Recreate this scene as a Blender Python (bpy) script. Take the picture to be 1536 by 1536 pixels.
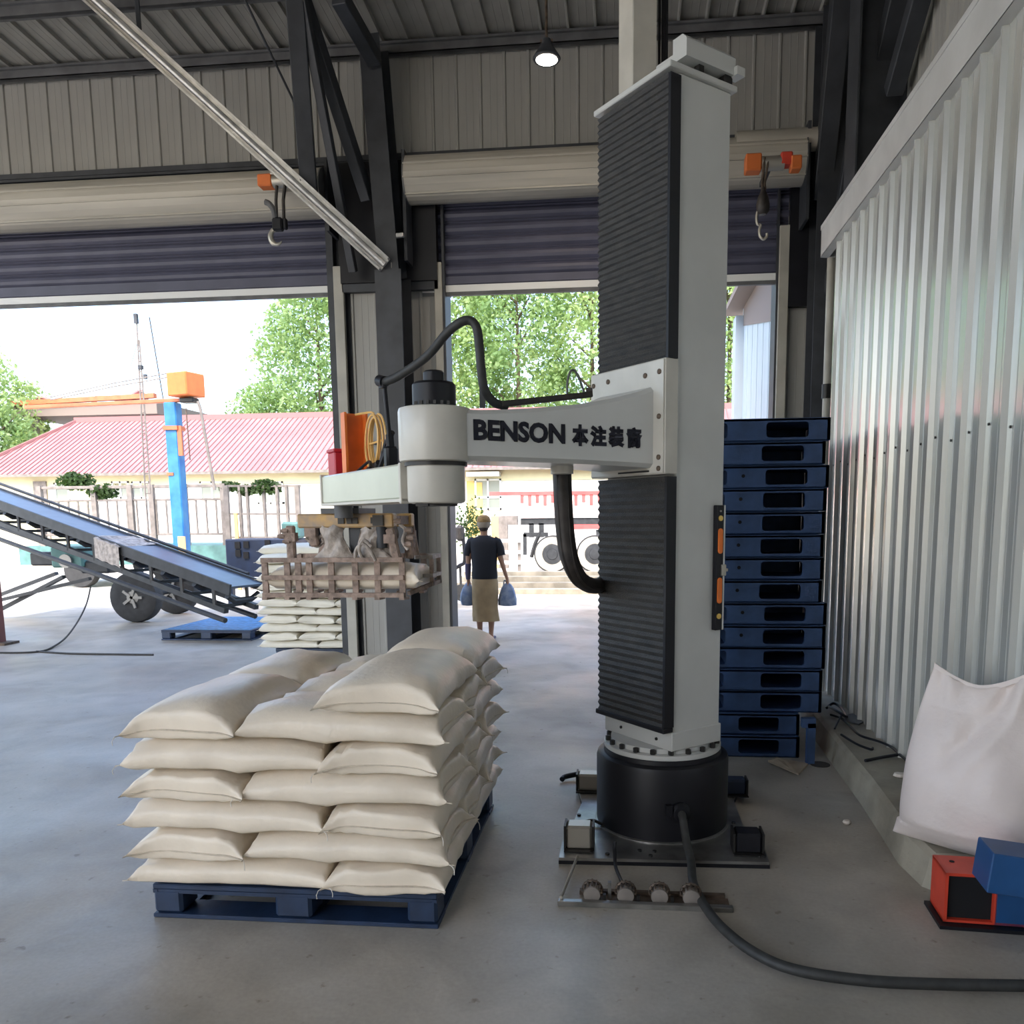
import bpy, math, random
import numpy as np
from mathutils import Vector, Matrix
for o in list(bpy.data.objects): bpy.data.objects.remove(o)
sc = bpy.context.scene
C = sc.collection
random.seed(7); rng = np.random.default_rng(7)

# ------------------------------------------------------------- camera
EYE = 1.6
YAW, PIT, ROL = .099, .129, -.009
FPX, CXP, CYP = 1200.0, 820.0, 930.0
def _rot():
    cy, sy = math.cos(YAW), math.sin(YAW); cp, sp = math.cos(PIT), math.sin(PIT); cr, sr = math.cos(ROL), math.sin(ROL)
    M = np.array([[1,0,0],[0,0,-1],[0,1,0]], float)
    Ry = np.array([[cy,0,sy],[0,1,0],[-sy,0,cy]])
    Rp = np.array([[1,0,0],[0,cp,-sp],[0,sp,cp]])
    Rr = np.array([[cr,-sr,0],[sr,cr,0],[0,0,1]])
    return Rr @ Rp @ Ry @ M
RC = _rot()
cam = bpy.data.cameras.new('camera'); camo = bpy.data.objects.new('camera', cam); C.objects.link(camo)
Bm = np.array([RC[0], -RC[1], -RC[2]]).T
mw = Matrix([[*Bm[0], 0], [*Bm[1], 0], [*Bm[2], EYE], [0,0,0,1]])
camo.matrix_world = mw
cam.sensor_width = 36; cam.lens = FPX/1536*36
cam.shift_x = (768-CXP)/1536; cam.shift_y = (CYP-768)/1536
cam.clip_start = .05; cam.clip_end = 400
sc.camera = camo
def at(px, py, Y):            # where the sight line through a measured point meets the vertical plane at depth Y
    d = RC.T @ np.array([(px-CXP)/FPX, (py-CYP)/FPX, 1]); t = Y/d[1]
    return Vector((d[0]*t, Y, EYE+d[2]*t))
def gp(px, py, z=0):          # ... or the level plane at height z
    d = RC.T @ np.array([(px-CXP)/FPX, (py-CYP)/FPX, 1]); t = (z-EYE)/d[2]
    return Vector((d[0]*t, d[1]*t, z))

# ------------------------------------------------------------- world, sun, exposure
w = bpy.data.worlds.new('sky'); sc.world = w; w.use_nodes = True
nt = w.node_tree; nt.nodes.clear()
out = nt.nodes.new('ShaderNodeOutputWorld'); bg = nt.nodes.new('ShaderNodeBackground')
sky = nt.nodes.new('ShaderNodeTexSky'); sky.sky_type = 'NISHITA'; sky.sun_disc = False
sky.sun_elevation = math.radians(52); sky.sun_rotation = math.radians(190); sky.altitude = 50
sky.air_density = 1.0; sky.dust_density = 3.0; sky.ozone_density = 1.0
bg.inputs['Strength'].default_value = .45
nt.links.new(sky.outputs[0], bg.inputs['Color']); nt.links.new(bg.outputs[0], out.inputs['Surface'])
sun = bpy.data.lights.new('sun', 'SUN'); sun.energy = 1.3; sun.angle = math.radians(.53); sun.color = (1, .95, .86)
suno = bpy.data.objects.new('sun', sun); C.objects.link(suno); suno.location = (-3, -10, 20)
suno.rotation_euler = Vector((-.06, .62, -.785)).to_track_quat('-Z', 'Y').to_euler()
sc.view_settings.view_transform = 'Standard'; sc.view_settings.look = 'None'
sc.view_settings.exposure = .93; sc.view_settings.gamma = 1; sc.view_settings.use_curve_mapping = False

# ------------------------------------------------------------- materials
def mat(name, col, rough=.6, metal=0, noise=.0, nscale=6, bump=0, bscale=60, spec=.5, stretch=None, col2=None, thr=(.35,.65), detail=5, emit=None, coat=0, trans=0):
    m = bpy.data.materials.new(name); m.use_nodes = True; t = m.node_tree; b = t.nodes['Principled BSDF']
    b.inputs['Base Color'].default_value = (*col, 1); b.inputs['Roughness'].default_value = rough
    b.inputs['Metallic'].default_value = metal; b.inputs['Specular IOR Level'].default_value = spec
    b.inputs['Coat Weight'].default_value = coat; b.inputs['Coat Roughness'].default_value = .15
    b.inputs['Transmission Weight'].default_value = trans
    tc = t.nodes.new('ShaderNodeTexCoord'); mp = t.nodes.new('ShaderNodeMapping'); t.links.new(tc.outputs['Object'], mp.inputs[0])
    if stretch: mp.inputs['Scale'].default_value = stretch
    if noise or col2:
        n = t.nodes.new('ShaderNodeTexNoise'); n.inputs['Scale'].default_value = nscale; n.inputs['Detail'].default_value = detail
        t.links.new(mp.outputs[0], n.inputs['Vector'])
        r = t.nodes.new('ShaderNodeValToRGB'); r.color_ramp.elements[0].position = thr[0]; r.color_ramp.elements[1].position = thr[1]
        c2 = col2 or tuple(c*(1-noise) for c in col)
        r.color_ramp.elements[0].color = (*c2, 1); r.color_ramp.elements[1].color = (*[min(1, c*(1+noise*.4)) for c in col], 1)
        t.links.new(n.outputs['Fac'], r.inputs[0]); t.links.new(r.outputs[0], b.inputs['Base Color'])
    if bump:
        n2 = t.nodes.new('ShaderNodeTexNoise'); n2.inputs['Scale'].default_value = bscale; n2.inputs['Detail'].default_value = 4
        t.links.new(mp.outputs[0], n2.inputs['Vector'])
        bp = t.nodes.new('ShaderNodeBump'); bp.inputs['Strength'].default_value = bump; bp.inputs['Distance'].default_value = .01
        t.links.new(n2.outputs['Fac'], bp.inputs['Height']); t.links.new(bp.outputs[0], b.inputs['Normal'])
    if emit:
        b.inputs['Emission Color'].default_value = (*emit[0], 1); b.inputs['Emission Strength'].default_value = emit[1]
    return m
M = {}
M['concrete'] = mat('concrete', (.39,.355,.30), .42, noise=.22, nscale=1.3, bump=.25, bscale=14, detail=9)
def concrete(m):
    t=m.node_tree; b=t.nodes['Principled BSDF']; tc=t.nodes.new('ShaderNodeTexCoord')
    def noise(sc,det,lo,hi,c0,c1,dist=0):
        n=t.nodes.new('ShaderNodeTexNoise'); n.inputs['Scale'].default_value=sc; n.inputs['Detail'].default_value=det; n.inputs['Distortion'].default_value=dist
        t.links.new(tc.outputs['Object'],n.inputs['Vector']); r=t.nodes.new('ShaderNodeValToRGB'); r.color_ramp.elements[0].position=lo; r.color_ramp.elements[1].position=hi
        r.color_ramp.elements[0].color=(*c0,1); r.color_ramp.elements[1].color=(*c1,1); t.links.new(n.outputs['Fac'],r.inputs[0]); return r.outputs[0]
    def mul(a,c):
        x=t.nodes.new('ShaderNodeMix'); x.data_type='RGBA'; x.blend_type='MULTIPLY'; x.inputs[0].default_value=1; t.links.new(a,x.inputs[6]); t.links.new(c,x.inputs[7]); return x.outputs[2]
    a=noise(.45,6,.38,.62,(.34,.295,.235),(.43,.405,.36),1.0)
    a=mul(a,noise(2.6,8,.35,.6,(.80,.80,.80),(1,1,1),.6))
    a=mul(a,noise(17,5,.66,.74,(1,1,1),(.62,.58,.52)))
    a=mul(a,noise(60,3,.3,.7,(.93,.93,.93),(1.05,1.05,1.05)))
    t.links.new(a,b.inputs['Base Color'])
    rr=noise(1.1,6,.35,.7,(.34,.34,.34),(.58,.58,.58)); t.links.new(rr,b.inputs['Roughness'])
concrete(M['concrete'])
M['kerb'] = mat('kerb concrete', (.32,.285,.22), .8, noise=.35, nscale=3, bump=.5, bscale=30)
M['yard'] = mat('yard concrete', (.55,.52,.46), .85, noise=.2, nscale=.5, bump=.3, bscale=10)
M['panel'] = mat('painted steel sheet', (.33,.32,.29), .5, metal=0, noise=.10, nscale=1.2, stretch=(3,3,.6))
M['gloss'] = mat('glossy painted steel sheet', (.60,.60,.56), .26, metal=.38, noise=.08, nscale=2, bump=.05, bscale=3, stretch=(2,2,.4), coat=1.0)
M['trim'] = mat('galvanised flashing', (.66,.66,.64), .42, metal=.25, noise=.12, nscale=3)
M['steel'] = mat('dark painted steel', (.040,.043,.049), .55, noise=.3, nscale=5)
M['steel2'] = mat('grey purlin steel', (.12,.12,.12), .6, noise=.3, nscale=5)
M['tube'] = mat('bright steel tube', (.55,.54,.52), .35, metal=.6, noise=.25, nscale=9, stretch=(1,1,1))
M['slat'] = mat('blue grey shutter slat', (.075,.076,.115), .5, noise=.15, nscale=3)
M['slatlit'] = mat('pale shutter slat', (.42,.41,.38), .5, noise=.25, nscale=3)
M['barrel'] = mat('beige shutter hood', (.46,.425,.355), .5, noise=.2, nscale=2, stretch=(.3,3,3))
M['strip'] = mat('beige jamb strip', (.42,.40,.34), .5, noise=.15, nscale=4)
M['white'] = mat('light grey robot paint', (.55,.55,.52), .38, noise=.07, nscale=3, coat=.2)
M['white2'] = mat('warm grey machine paint', (.56,.53,.46), .42, noise=.1, nscale=6, coat=.2)
M['pale'] = mat('pale green grey paint', (.60,.62,.50), .35, noise=.06, nscale=4, coat=.3)
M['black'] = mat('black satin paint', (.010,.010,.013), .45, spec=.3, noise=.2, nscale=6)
M['rubber'] = mat('black bellows fabric', (.016,.015,.014), .48, noise=.45, nscale=14, bump=.5, bscale=90, col2=(.035,.032,.028), stretch=(1,1,3))
M['hose'] = mat('brown black hose', (.035,.028,.024), .5, noise=.5, nscale=20)
M['cable'] = mat('dark rubber cable', (.03,.03,.028), .6, noise=.3, nscale=30)
M['bolt'] = mat('dark bolt steel', (.03,.028,.026), .45, metal=.5)
M['zinc'] = mat('zinc bolt', (.45,.42,.36), .4, metal=.7)
M['plate'] = mat('worn steel plate', (.30,.29,.27), .33, metal=.75, noise=.4, nscale=7, bump=.1, bscale=20)
M['rust'] = mat('rusty brown steel', (.12,.085,.06), .6, metal=.3, noise=.5, nscale=20)
M['ink'] = mat('black lettering', (.02,.02,.035), .5)
M['sack'] = mat('woven beige sack', (.76,.66,.525), .36, noise=.07, nscale=8, bump=.22, bscale=45, spec=.35)
M['sack2'] = mat('pale woven sack', (.78,.74,.62), .62, noise=.07, nscale=6, bump=.2, bscale=40, spec=.35)
M['hem'] = mat('sack hem', (.62,.53,.41), .75, noise=.15, nscale=30, bump=.4, bscale=120)
M['thread'] = mat('white thread', (.75,.70,.62), .8)
M['bigbag'] = mat('pinkish white woven bag', (.74,.64,.585), .55, noise=.05, nscale=5, bump=.35, bscale=30)
M['bluep'] = mat('blue pallet plastic', (.014,.032,.075), .45, noise=.35, nscale=9, bump=.1, bscale=40)
M['bluep2'] = mat('dull blue pallet plastic', (.04,.085,.20), .5, noise=.3, nscale=7, bump=.1, bscale=40)
M['blueglare'] = mat('pallet plastic painted with sky glare', (.05,.22,.48), .5, noise=.4, nscale=14)  # deck colour stands in for sky reflecting off navy plastic
M['dust'] = mat('dusty brown steel', (.33,.24,.19), .75, noise=.4, nscale=25, bump=.5, bscale=60)
M['film'] = mat('dusty plastic film', (.42,.36,.31), .5, noise=.4, nscale=18, bump=1, bscale=30)
M['ochre'] = mat('ochre machine paint', (.50,.30,.10), .5, noise=.5, nscale=12, col2=(.33,.25,.18))
M['orange'] = mat('orange paint', (.85,.20,.03), .45, noise=.15, nscale=8)
M['amber'] = mat('amber orange paint', (.70,.17,.035), .5, noise=.15, nscale=5)
M['red'] = mat('red plastic', (.50,.02,.04), .45, noise=.15, nscale=8)
M['redsteel'] = mat('red painted steel', (.62,.055,.025), .45, noise=.15, nscale=8)
M['bluesteel'] = mat('blue painted steel', (.012,.07,.20), .4, noise=.15, nscale=6)
M['yellow'] = mat('yellow air tube', (.85,.52,.18), .4)
M['lime'] = mat('yellow vial', (.75,.5,.12), .3)
M['inside'] = mat('black painted as unlit hollow', (.004,.004,.005), .9)  # near black colour stands in for shade inside hollows and holes
M['lamp'] = mat('lamp face', (1,.9,.8), .4, emit=((1,.86,.72), 14))
M['glassd'] = mat('dull window glass', (.22,.25,.22), .12, spec=.8)
M['yellowwall'] = mat('yellow rendered wall', (.74,.68,.42), .85, noise=.12, nscale=1.2)
M['ochrewall'] = mat('orange yellow render', (.78,.50,.16), .85, noise=.1, nscale=2)
M['whitewall'] = mat('white rendered wall', (.82,.80,.74), .85, noise=.08, nscale=1.5)
M['roof'] = mat('faded red roof sheet', (.37,.175,.17), .55, noise=.15, nscale=.7)
M['roofrib'] = mat('faded red roof rib', (.30,.13,.125), .55)
M['frame'] = mat('white window frame', (.75,.75,.72), .5)
M['cranebl'] = mat('bright blue crane paint', (.015,.13,.36), .45, noise=.35, nscale=5, col2=(.04,.22,.42))
M['craneor'] = mat('orange crane paint', (.55,.15,.06), .5, noise=.2, nscale=4)
M['cagegrey'] = mat('grey brown railing', (.22,.19,.165), .6, noise=.3, nscale=6)
M['teal'] = mat('teal truck bed', (.10,.22,.20), .6, noise=.3, nscale=4)
M['navy'] = mat('navy machine box', (.010,.020,.05), .45, noise=.3, nscale=6)
M['belt'] = mat('dark conveyor belt', (.06,.085,.125), .3, noise=.2, nscale=6)
M['conv'] = mat('dark conveyor steel', (.03,.032,.034), .5, noise=.4, nscale=8)
M['tyre'] = mat('black tyre', (.03,.03,.03), .7, noise=.3, nscale=12, bump=.4, bscale=30)
M['tyre2'] = mat('dusty pale tyre', (.45,.41,.33), .8, noise=.25, nscale=8)
M['rim'] = mat('wheel rim', (.30,.29,.27), .4, metal=.6)
M['truckred'] = mat('faded truck red', (.60,.10,.09), .6, noise=.25, nscale=3)
M['truckside'] = mat('pale truck side', (.78,.70,.66), .6, noise=.15, nscale=5, col2=(.74,.46,.40), thr=(.3,.45))
M['bark'] = mat('tree bark', (.12,.09,.06), .9, noise=.4, nscale=6)
def leafmat(n, c, c2):
    m = mat(n, c, .6, col2=c2, nscale=1.1, thr=(.4,.6)); b = m.node_tree.nodes['Principled BSDF']
    b.inputs['Transmission Weight'].default_value = 0
    t = m.node_tree; tr = t.nodes.new('ShaderNodeBsdfTranslucent'); mx = t.nodes.new('ShaderNodeMixShader'); mx.inputs[0].default_value = .45
    o = t.nodes['Material Output']; t.links.new(b.outputs[0], mx.inputs[1]); t.links.new(tr.outputs[0], mx.inputs[2]); t.links.new(mx.outputs[0], o.inputs[0])
    tr.inputs[0].default_value = (c[0]*1.1, c[1]*1.1, c[2]*.8, 1)
    return m
M['leaf'] = leafmat('poplar leaves', (.33,.46,.20), (.16,.27,.10))
M['leaf2'] = leafmat('bright leaves', (.42,.53,.24), (.22,.34,.12))
M['leafd'] = leafmat('dark leaves', (.06,.11,.03), (.03,.06,.02))
M['skin'] = mat('skin', (.50,.27,.17), .55)
M['shirt'] = mat('black cotton shirt', (.018,.018,.022), .85, bump=.3, bscale=12)
M['skirt'] = mat('tan skirt', (.48,.34,.18), .8, noise=.15, nscale=8, bump=.5, bscale=9)
M['hat'] = mat('straw brown hat', (.36,.22,.08), .8, noise=.3, nscale=30)
M['hair'] = mat('dark hair', (.04,.025,.018), .7)
M['denim'] = mat('blue cloth bag', (.16,.22,.34), .7, noise=.4, nscale=14, bump=.8, bscale=12, col2=(.36,.42,.52))
M['mauve'] = mat('mauve glove', (.13,.11,.18), .8)
M['card'] = mat('brown cardboard', (.42,.34,.25), .85, noise=.2, nscale=8)
M['paper'] = mat('crumpled paper', (.65,.58,.5), .85)
M['pinkpost'] = mat('red brown post', (.20,.07,.06), .6, noise=.2, nscale=4)
M['extwall'] = mat('blue grey outdoor sheet', (.58,.65,.68), .5, noise=.06, nscale=2, stretch=(3,3,.3))
M['soffit'] = mat('brown soffit', (.25,.20,.17), .8)
M['wet'] = mat('dark drain', (.03,.025,.02), .6)

# ------------------------------------------------------------- mesh helpers
class MB:
    def __init__(s): s.v=[]; s.f=[]; s.sm=[]
    def add(s, vs, fs, smooth=False):
        n=len(s.v); s.g=getattr(s,'g',[]); s.g.append((n,n+len(vs),len(s.f))); s.v.extend([tuple(v) for v in vs]); s.f.extend([tuple(i+n for i in f) for f in fs]); s.sm.extend([smooth]*len(fs)); return s
    def box(s, c, size, ax=None, bev=0):
        c=Vector(c); X,Y,Z = ax if ax else (Vector((1,0,0)),Vector((0,1,0)),Vector((0,0,1)))
        hx,hy,hz=size[0]/2,size[1]/2,size[2]/2
        if bev<=0:
            vs=[c+X*(a*hx)+Y*(b*hy)+Z*(d*hz) for a in(-1,1) for b in(-1,1) for d in(-1,1)]
            return s.add(vs,[(0,1,3,2),(4,6,7,5),(0,4,5,1),(2,3,7,6),(0,2,6,4),(1,5,7,3)])
        # chamfered along all edges: cube of 24 verts
        vs=[];idx={}
        for a in(-1,1):
            for b in(-1,1):
                for d in(-1,1):
                    for k in range(3):
                        p=[a*(hx-(bev if k!=0 else 0)),b*(hy-(bev if k!=1 else 0)),d*(hz-(bev if k!=2 else 0))]
                        idx[(a,b,d,k)]=len(vs); vs.append(c+X*p[0]+Y*p[1]+Z*p[2])
        fs=[]
        for sg in(-1,1):
            fs.append([idx[(sg,b,d,0)] for b,d in((-1,-1),(1,-1),(1,1),(-1,1))][::sg])
            fs.append([idx[(a,sg,d,1)] for a,d in((-1,-1),(-1,1),(1,1),(1,-1))][::sg])
            fs.append([idx[(a,b,sg,2)] for a,b in((-1,-1),(1,-1),(1,1),(-1,1))][::sg])
        for a in(-1,1):
            for b in(-1,1):
                fs.append([idx[(a,b,-1,0)],idx[(a,b,1,0)],idx[(a,b,1,1)],idx[(a,b,-1,1)]])
                fs.append([idx[(a,-1,b,0)],idx[(a,1,b,0)],idx[(a,1,b,2)],idx[(a,-1,b,2)]])
                fs.append([idx[(-1,a,b,1)],idx[(1,a,b,1)],idx[(1,a,b,2)],idx[(-1,a,b,2)]])
        for a in(-1,1):
            for b in(-1,1):
                for d in(-1,1): fs.append([idx[(a,b,d,k)] for k in range(3)])
        return s.add(vs,fs)
    def bb(s, lo, hi, bev=0):
        lo=Vector(lo);hi=Vector(hi); return s.box((lo+hi)/2, hi-lo, None, bev)
    def bar(s, p, q, w, h=None, up=(0,0,1), bev=0):
        p=Vector(p);q=Vector(q);h=h or w; Z=(q-p); L=Z.length; Z=Z/L; u=Vector(up)
        if abs(u.dot(Z))>.97: u=Vector((0,1,0))
        X=u.cross(Z).normalized(); Y=Z.cross(X)
        return s.box((p+q)/2,(w,h,L),(X,Y,Z),bev)
    def tube(s, pts, r, n=10, cap=True, radii=None, closed=False):
        pts=[Vector(p) for p in pts]; N=len(pts); rings=[]
        t=(pts[1]-pts[0]).normalized(); u=Vector((0,0,1)) if abs(t.z)<.9 else Vector((1,0,0))
        x=u.cross(t).normalized(); vs=[]
        for i,p in enumerate(pts):
            if closed: t=(pts[(i+1)%N]-pts[i-1]).normalized()
            else: t=(pts[min(i+1,N-1)]-pts[max(i-1,0)]).normalized()
            x=(x-t*x.dot(t)).normalized(); y=t.cross(x); rr=radii[i] if radii else r
            for k in range(n):
                a=2*math.pi*k/n; vs.append(p+(x*math.cos(a)+y*math.sin(a))*rr)
        fs=[]
        for i in range(N if closed else N-1):
            j=(i+1)%N
            for k in range(n): fs.append((i*n+k,i*n+(k+1)%n,j*n+(k+1)%n,j*n+k))
        s.add(vs,fs,True)
        if cap and not closed:
            b=len(s.v)-len(vs); s.f.append(tuple(b+k for k in range(n))[::-1]); s.sm.append(False)
            s.f.append(tuple(b+(N-1)*n+k for k in range(n))); s.sm.append(False)
        return s
    def cyl(s, p, q, r, n=20, r2=None): return s.tube([p,q],r,n,True,[r,r if r2 is None else r2])
    def lathe(s, c, prof, n=32, ax=None, smooth=True):
        c=Vector(c); X,Y,Z= ax if ax else (Vector((1,0,0)),Vector((0,1,0)),Vector((0,0,1))); vs=[]
        for r,z in prof:
            for k in range(n):
                a=2*math.pi*k/n; vs.append(c+(X*math.cos(a)+Y*math.sin(a))*r+Z*z)
        fs=[]
        for i in range(len(prof)-1):
            for k in range(n): fs.append((i*n+k,i*n+(k+1)%n,(i+1)*n+(k+1)%n,(i+1)*n+k))
        fs.append(tuple(range(n))[::-1]); fs.append(tuple((len(prof)-1)*n+k for k in range(n)))
        return s.add(vs,fs,smooth)
    def prism(s, poly, d):     # poly: list of 3D points (planar), extruded by vector d
        poly=[Vector(p) for p in poly]; d=Vector(d); n=len(poly)
        vs=poly+[p+d for p in poly]; fs=[tuple(range(n))[::-1],tuple(range(n,2*n))]+[(i,(i+1)%n,n+(i+1)%n,n+i) for i in range(n)]
        return s.add(vs,fs)
    def sheet(s, prof, d):     # open profile line extruded by vector d
        prof=[Vector(p) for p in prof]; d=Vector(d); n=len(prof)
        return s.add(prof+[p+d for p in prof],[(i,i+1,n+i+1,n+i) for i in range(n-1)])
    def build(s, name, m, parent=None, loc=None, smooth_angle=True):
        me=bpy.data.meshes.new(name)
        vs=s.v
        if loc is not None: l=Vector(loc); vs=[(v[0]-l.x,v[1]-l.y,v[2]-l.z) for v in vs]
        me.from_pydata(vs,[],s.f); me.polygons.foreach_set('use_smooth',s.sm)
        if any(s.sm):
            try: me.set_sharp_from_angle(angle=math.radians(38))
            except Exception: pass
        mm=[m] if not isinstance(m,(list,tuple)) else m
        for k in mm: me.materials.append(k)
        me.update()
        o=bpy.data.objects.new(name,me); C.objects.link(o)
        if loc is not None: o.location=loc
        if parent is not None: o.parent=parent
        return o
def tag(o, label=None, cat=None, group=None, kind=None):
    if label: o['label']=label
    if cat: o['category']=cat
    if group: o['group']=group
    if kind: o['kind']=kind
    return o
def thing(name, label, cat, loc=(0,0,0), group=None, rz=0, kind=None):
    o=bpy.data.objects.new(name,None); C.objects.link(o); o.location=loc; o.rotation_euler=(0,0,rz); o.empty_display_size=.1
    return tag(o,label,cat,group,kind)
def P(mb, name, m, root, **k):    # part in the root's own frame: geometry given in world space, root unrotated
    o=mb.build(name,m,root); o.location=-Vector(root['_w']) if '_w' in root else Vector((0,0,0)); return o
def root_at(name,label,cat,loc,group=None,kind=None):
    o=thing(name,label,cat,loc,group,0,kind); ROOT[o.name]=Vector(loc); return o
ROOT={}
JOINED={'screw','leaves','roof_rib','fascia_band','flat'}
def clusters(mb):
    """far apart pieces of one builder become separate mesh builders"""
    g=mb.g
    if len(g)<2 or len(g)>90: return [mb]
    A=np.array(mb.v); lo=np.array([A[a:b].min(0) for a,b,_ in g]); hi=np.array([A[a:b].max(0) for a,b,_ in g]); n=len(g); lab=list(range(n))
    def find(i):
        while lab[i]!=i: i=lab[i]
        return i
    for i in range(n):
        for j in range(i+1,n):
            gap=np.linalg.norm(np.maximum(0,np.maximum(lo[i]-hi[j],lo[j]-hi[i]))); sz=max(np.linalg.norm(hi[i]-lo[i]),np.linalg.norm(hi[j]-lo[j]))
            if gap<max(.004,.25*min(sz,np.linalg.norm(hi[i]-lo[i]),np.linalg.norm(hi[j]-lo[j]))): lab[find(i)]=find(j)
    ids=[find(i) for i in range(n)]
    if len(set(ids))<2: return [mb]
    out=[]
    for c in dict.fromkeys(ids):
        q=MB(); q.g=[]
        for i in range(n):
            if ids[i]!=c: continue
            a,b,f0=g[i]; f1=g[i+1][2] if i+1<n else len(mb.f); k=len(q.v); q.v.extend(mb.v[a:b]); q.g.append((k,k+b-a,len(q.f)))
            for f,sm in zip(mb.f[f0:f1],mb.sm[f0:f1]): q.f.append(tuple(x-a+k for x in f)); q.sm.append(sm)
        out.append(q)
    return out
def part(mb, name, m, root, label=None):
    """mb in world coordinates; the child is offset so that it stays put under its unrotated parent"""
    first=None; w=ROOT.get(root.name,Vector((0,0,0)))
    for q in ([mb] if name in JOINED else clusters(mb)):
        o=q.build(name,m,root); o.location=-w if root.type=='EMPTY' else (0,0,0)
        if label: o['label']=label
        first=first or o
    return first
def sub(mb,name,m,par,label=None):
    first=None
    for q in ([mb] if name in JOINED else clusters(mb)):
        o=q.build(name,m,par)
        if label: o['label']=label
        first=first or o
    return first
def share(src, parent, loc, name=None):
    o=src.copy(); C.objects.link(o); o.parent=parent; o.location=loc; return o
def smooth_path(pts, k=6):
    pts=[Vector(p) for p in pts]; out=[]
    for i in range(len(pts)-1):
        p0=pts[max(i-1,0)];p1=pts[i];p2=pts[i+1];p3=pts[min(i+2,len(pts)-1)]
        for j in range(k):
            t=j/k; out.append(.5*((2*p1)+(p2-p0)*t+(2*p0-5*p1+4*p2-p3)*t*t+(3*p1-p0-3*p2+p3)*t**3))
    out.append(pts[-1]); return out
Z0=Vector((0,0,0))

# ============================================================= SETTING
YW=8.4                      # door wall
XR=2.02                     # hall's right wall
ROOFZ=6.22; SL=.06          # eave height at the door wall, roof rises towards the camera
def roofz(y): return ROOFZ+(YW-y)*SL
fl=MB(); fl.bb((-10.2,-7,-.12),(XR+.1,YW+.25,0)); fl=fl.build('floor',M['concrete']); fl['kind']='structure'
yd=MB(); yd.bb((-160,YW+.25,-.12),(140,330,-.004)); yd=yd.build('ground',M['yard']); yd['kind']='structure'
bd=MB(); bd.bb((-60,-50,-.14),(-10.2,YW+.25,-.004)); bd.bb((-10.2,-50,-.14),(XR+.1,-7,-.004)); bd=bd.build('ground',M['yard']); bd['kind']='structure'
# shaded apron in front of the doors has the hall's own grey slab
ap=MB(); ap.bb((-10.2,YW+.25,-.1),(1.6,14.6,.0)); ap=ap.build('floor',M['concrete']); ap['kind']='structure'

def rib_profile(w=.24, dep=.016):   # x along wall, y outwards (towards the viewer side = +)
    return [(0,0),(.010,dep),(.026,dep),(.036,0),(w*.45,0),(w*.47,.002),(w*.49,0),(w*.73,0),(w*.75,.002),(w*.77,0),(w,0)]
def clad(root, name, origin, along, outw, height, n, w=.24, m=None, dep=.014, up=Vector((0,0,1))):
    """n ribbed strips, one shared mesh, each a part of root"""
    along=Vector(along);outw=Vector(outw); mb=MB()
    mb.sheet([along*a+outw*b for a,b in rib_profile(w,dep)], up*height)
    first=None
    for i in range(n):
        if first is None: first=mb.build(name,m,root); o=first
        else: o=first.copy(); C.objects.link(o)
        o.location=Vector(origin)+along*(w*i)
    return first
# --- door wall: upper cladding (above doors), pier cladding
wb=thing('wall_back',None,None,kind='structure')
clad(wb,'panel',(-10.1,YW-.01,5.20),(1,0,0),(0,-1,0),ROOFZ-5.2-.02,50,m=M['panel'])
clad(wb,'panel',(-2.84,YW-.01,0),(1,0,0),(0,-1,0),4.0,4,m=M['panel'])
clad(wb,'panel',(1.56,YW-.01,0),(1,0,0),(0,-1,0),4.6,2,m=M['panel'])
clad(wb,'panel',(-10.1,YW-.01,0),(1,0,0),(0,-1,0),4.6,3,m=M['panel'])
m_=MB(); m_.bb((-10.2,YW+.01,5.18),(XR+.08,YW+.2,ROOFZ)); m_.bb((-3.0,YW+.02,0),(-1.86,YW+.2,5.2)); m_.bb((1.52,YW+.02,0),(XR+.08,YW+.2,5.2)); m_.bb((-10.2,YW+.02,0),(-9.2,YW+.2,5.2)); m_.bb((-10.2,YW+.16,4.62),(XR+.08,YW+.2,5.2))
part(m_,'backing',M['steel'],wb)
m_=MB(); m_.bar((-10.2,YW-.06,5.17),(XR,YW-.06,5.17),.07,.05); m_.bar((-10.2,YW-.1,5.12),(XR,YW-.1,5.12),.025)
part(m_,'rail',M['steel'],wb)
m_=MB(); m_.bar((-2.9,YW-.06,3.93),(-1.9,YW-.06,3.93),.06,.08); m_.bar((-2.86,YW-.045,2.38),(-1.95,YW-.045,2.38),.05,.03); m_.bar((-2.86,YW-.045,.95),(-1.95,YW-.045,.95),.05,.03); m_.bar((1.56,YW-.045,2.45),(XR,YW-.045,2.45),.05,.03); part(m_,'rail',M['steel'],wb)
# jamb strips
for nm,x0,x1,z1 in (('jamb_strip',-2.99,-2.885,4.15),('jamb_strip',-1.94,-1.86,4.15),('jamb_strip',1.47,1.565,4.36),('jamb_strip',-9.3,-9.2,4.2)):
    m_=MB(); m_.bb((x0,YW-.09,0),(x1,YW-.04,z1),.005); part(m_,nm,M['strip'],wb)
m_=MB(); m_.bb((-1.86,YW-.07,0),(-1.835,YW+.2,4.7)); m_.bb((-3.06,YW-.07,0),(-2.99,YW+.2,4.7)); m_.bb((1.45,YW-.06,0),(1.47,YW+.2,4.7)); part(m_,'guide_channel',M['steel'],wb)
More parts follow.
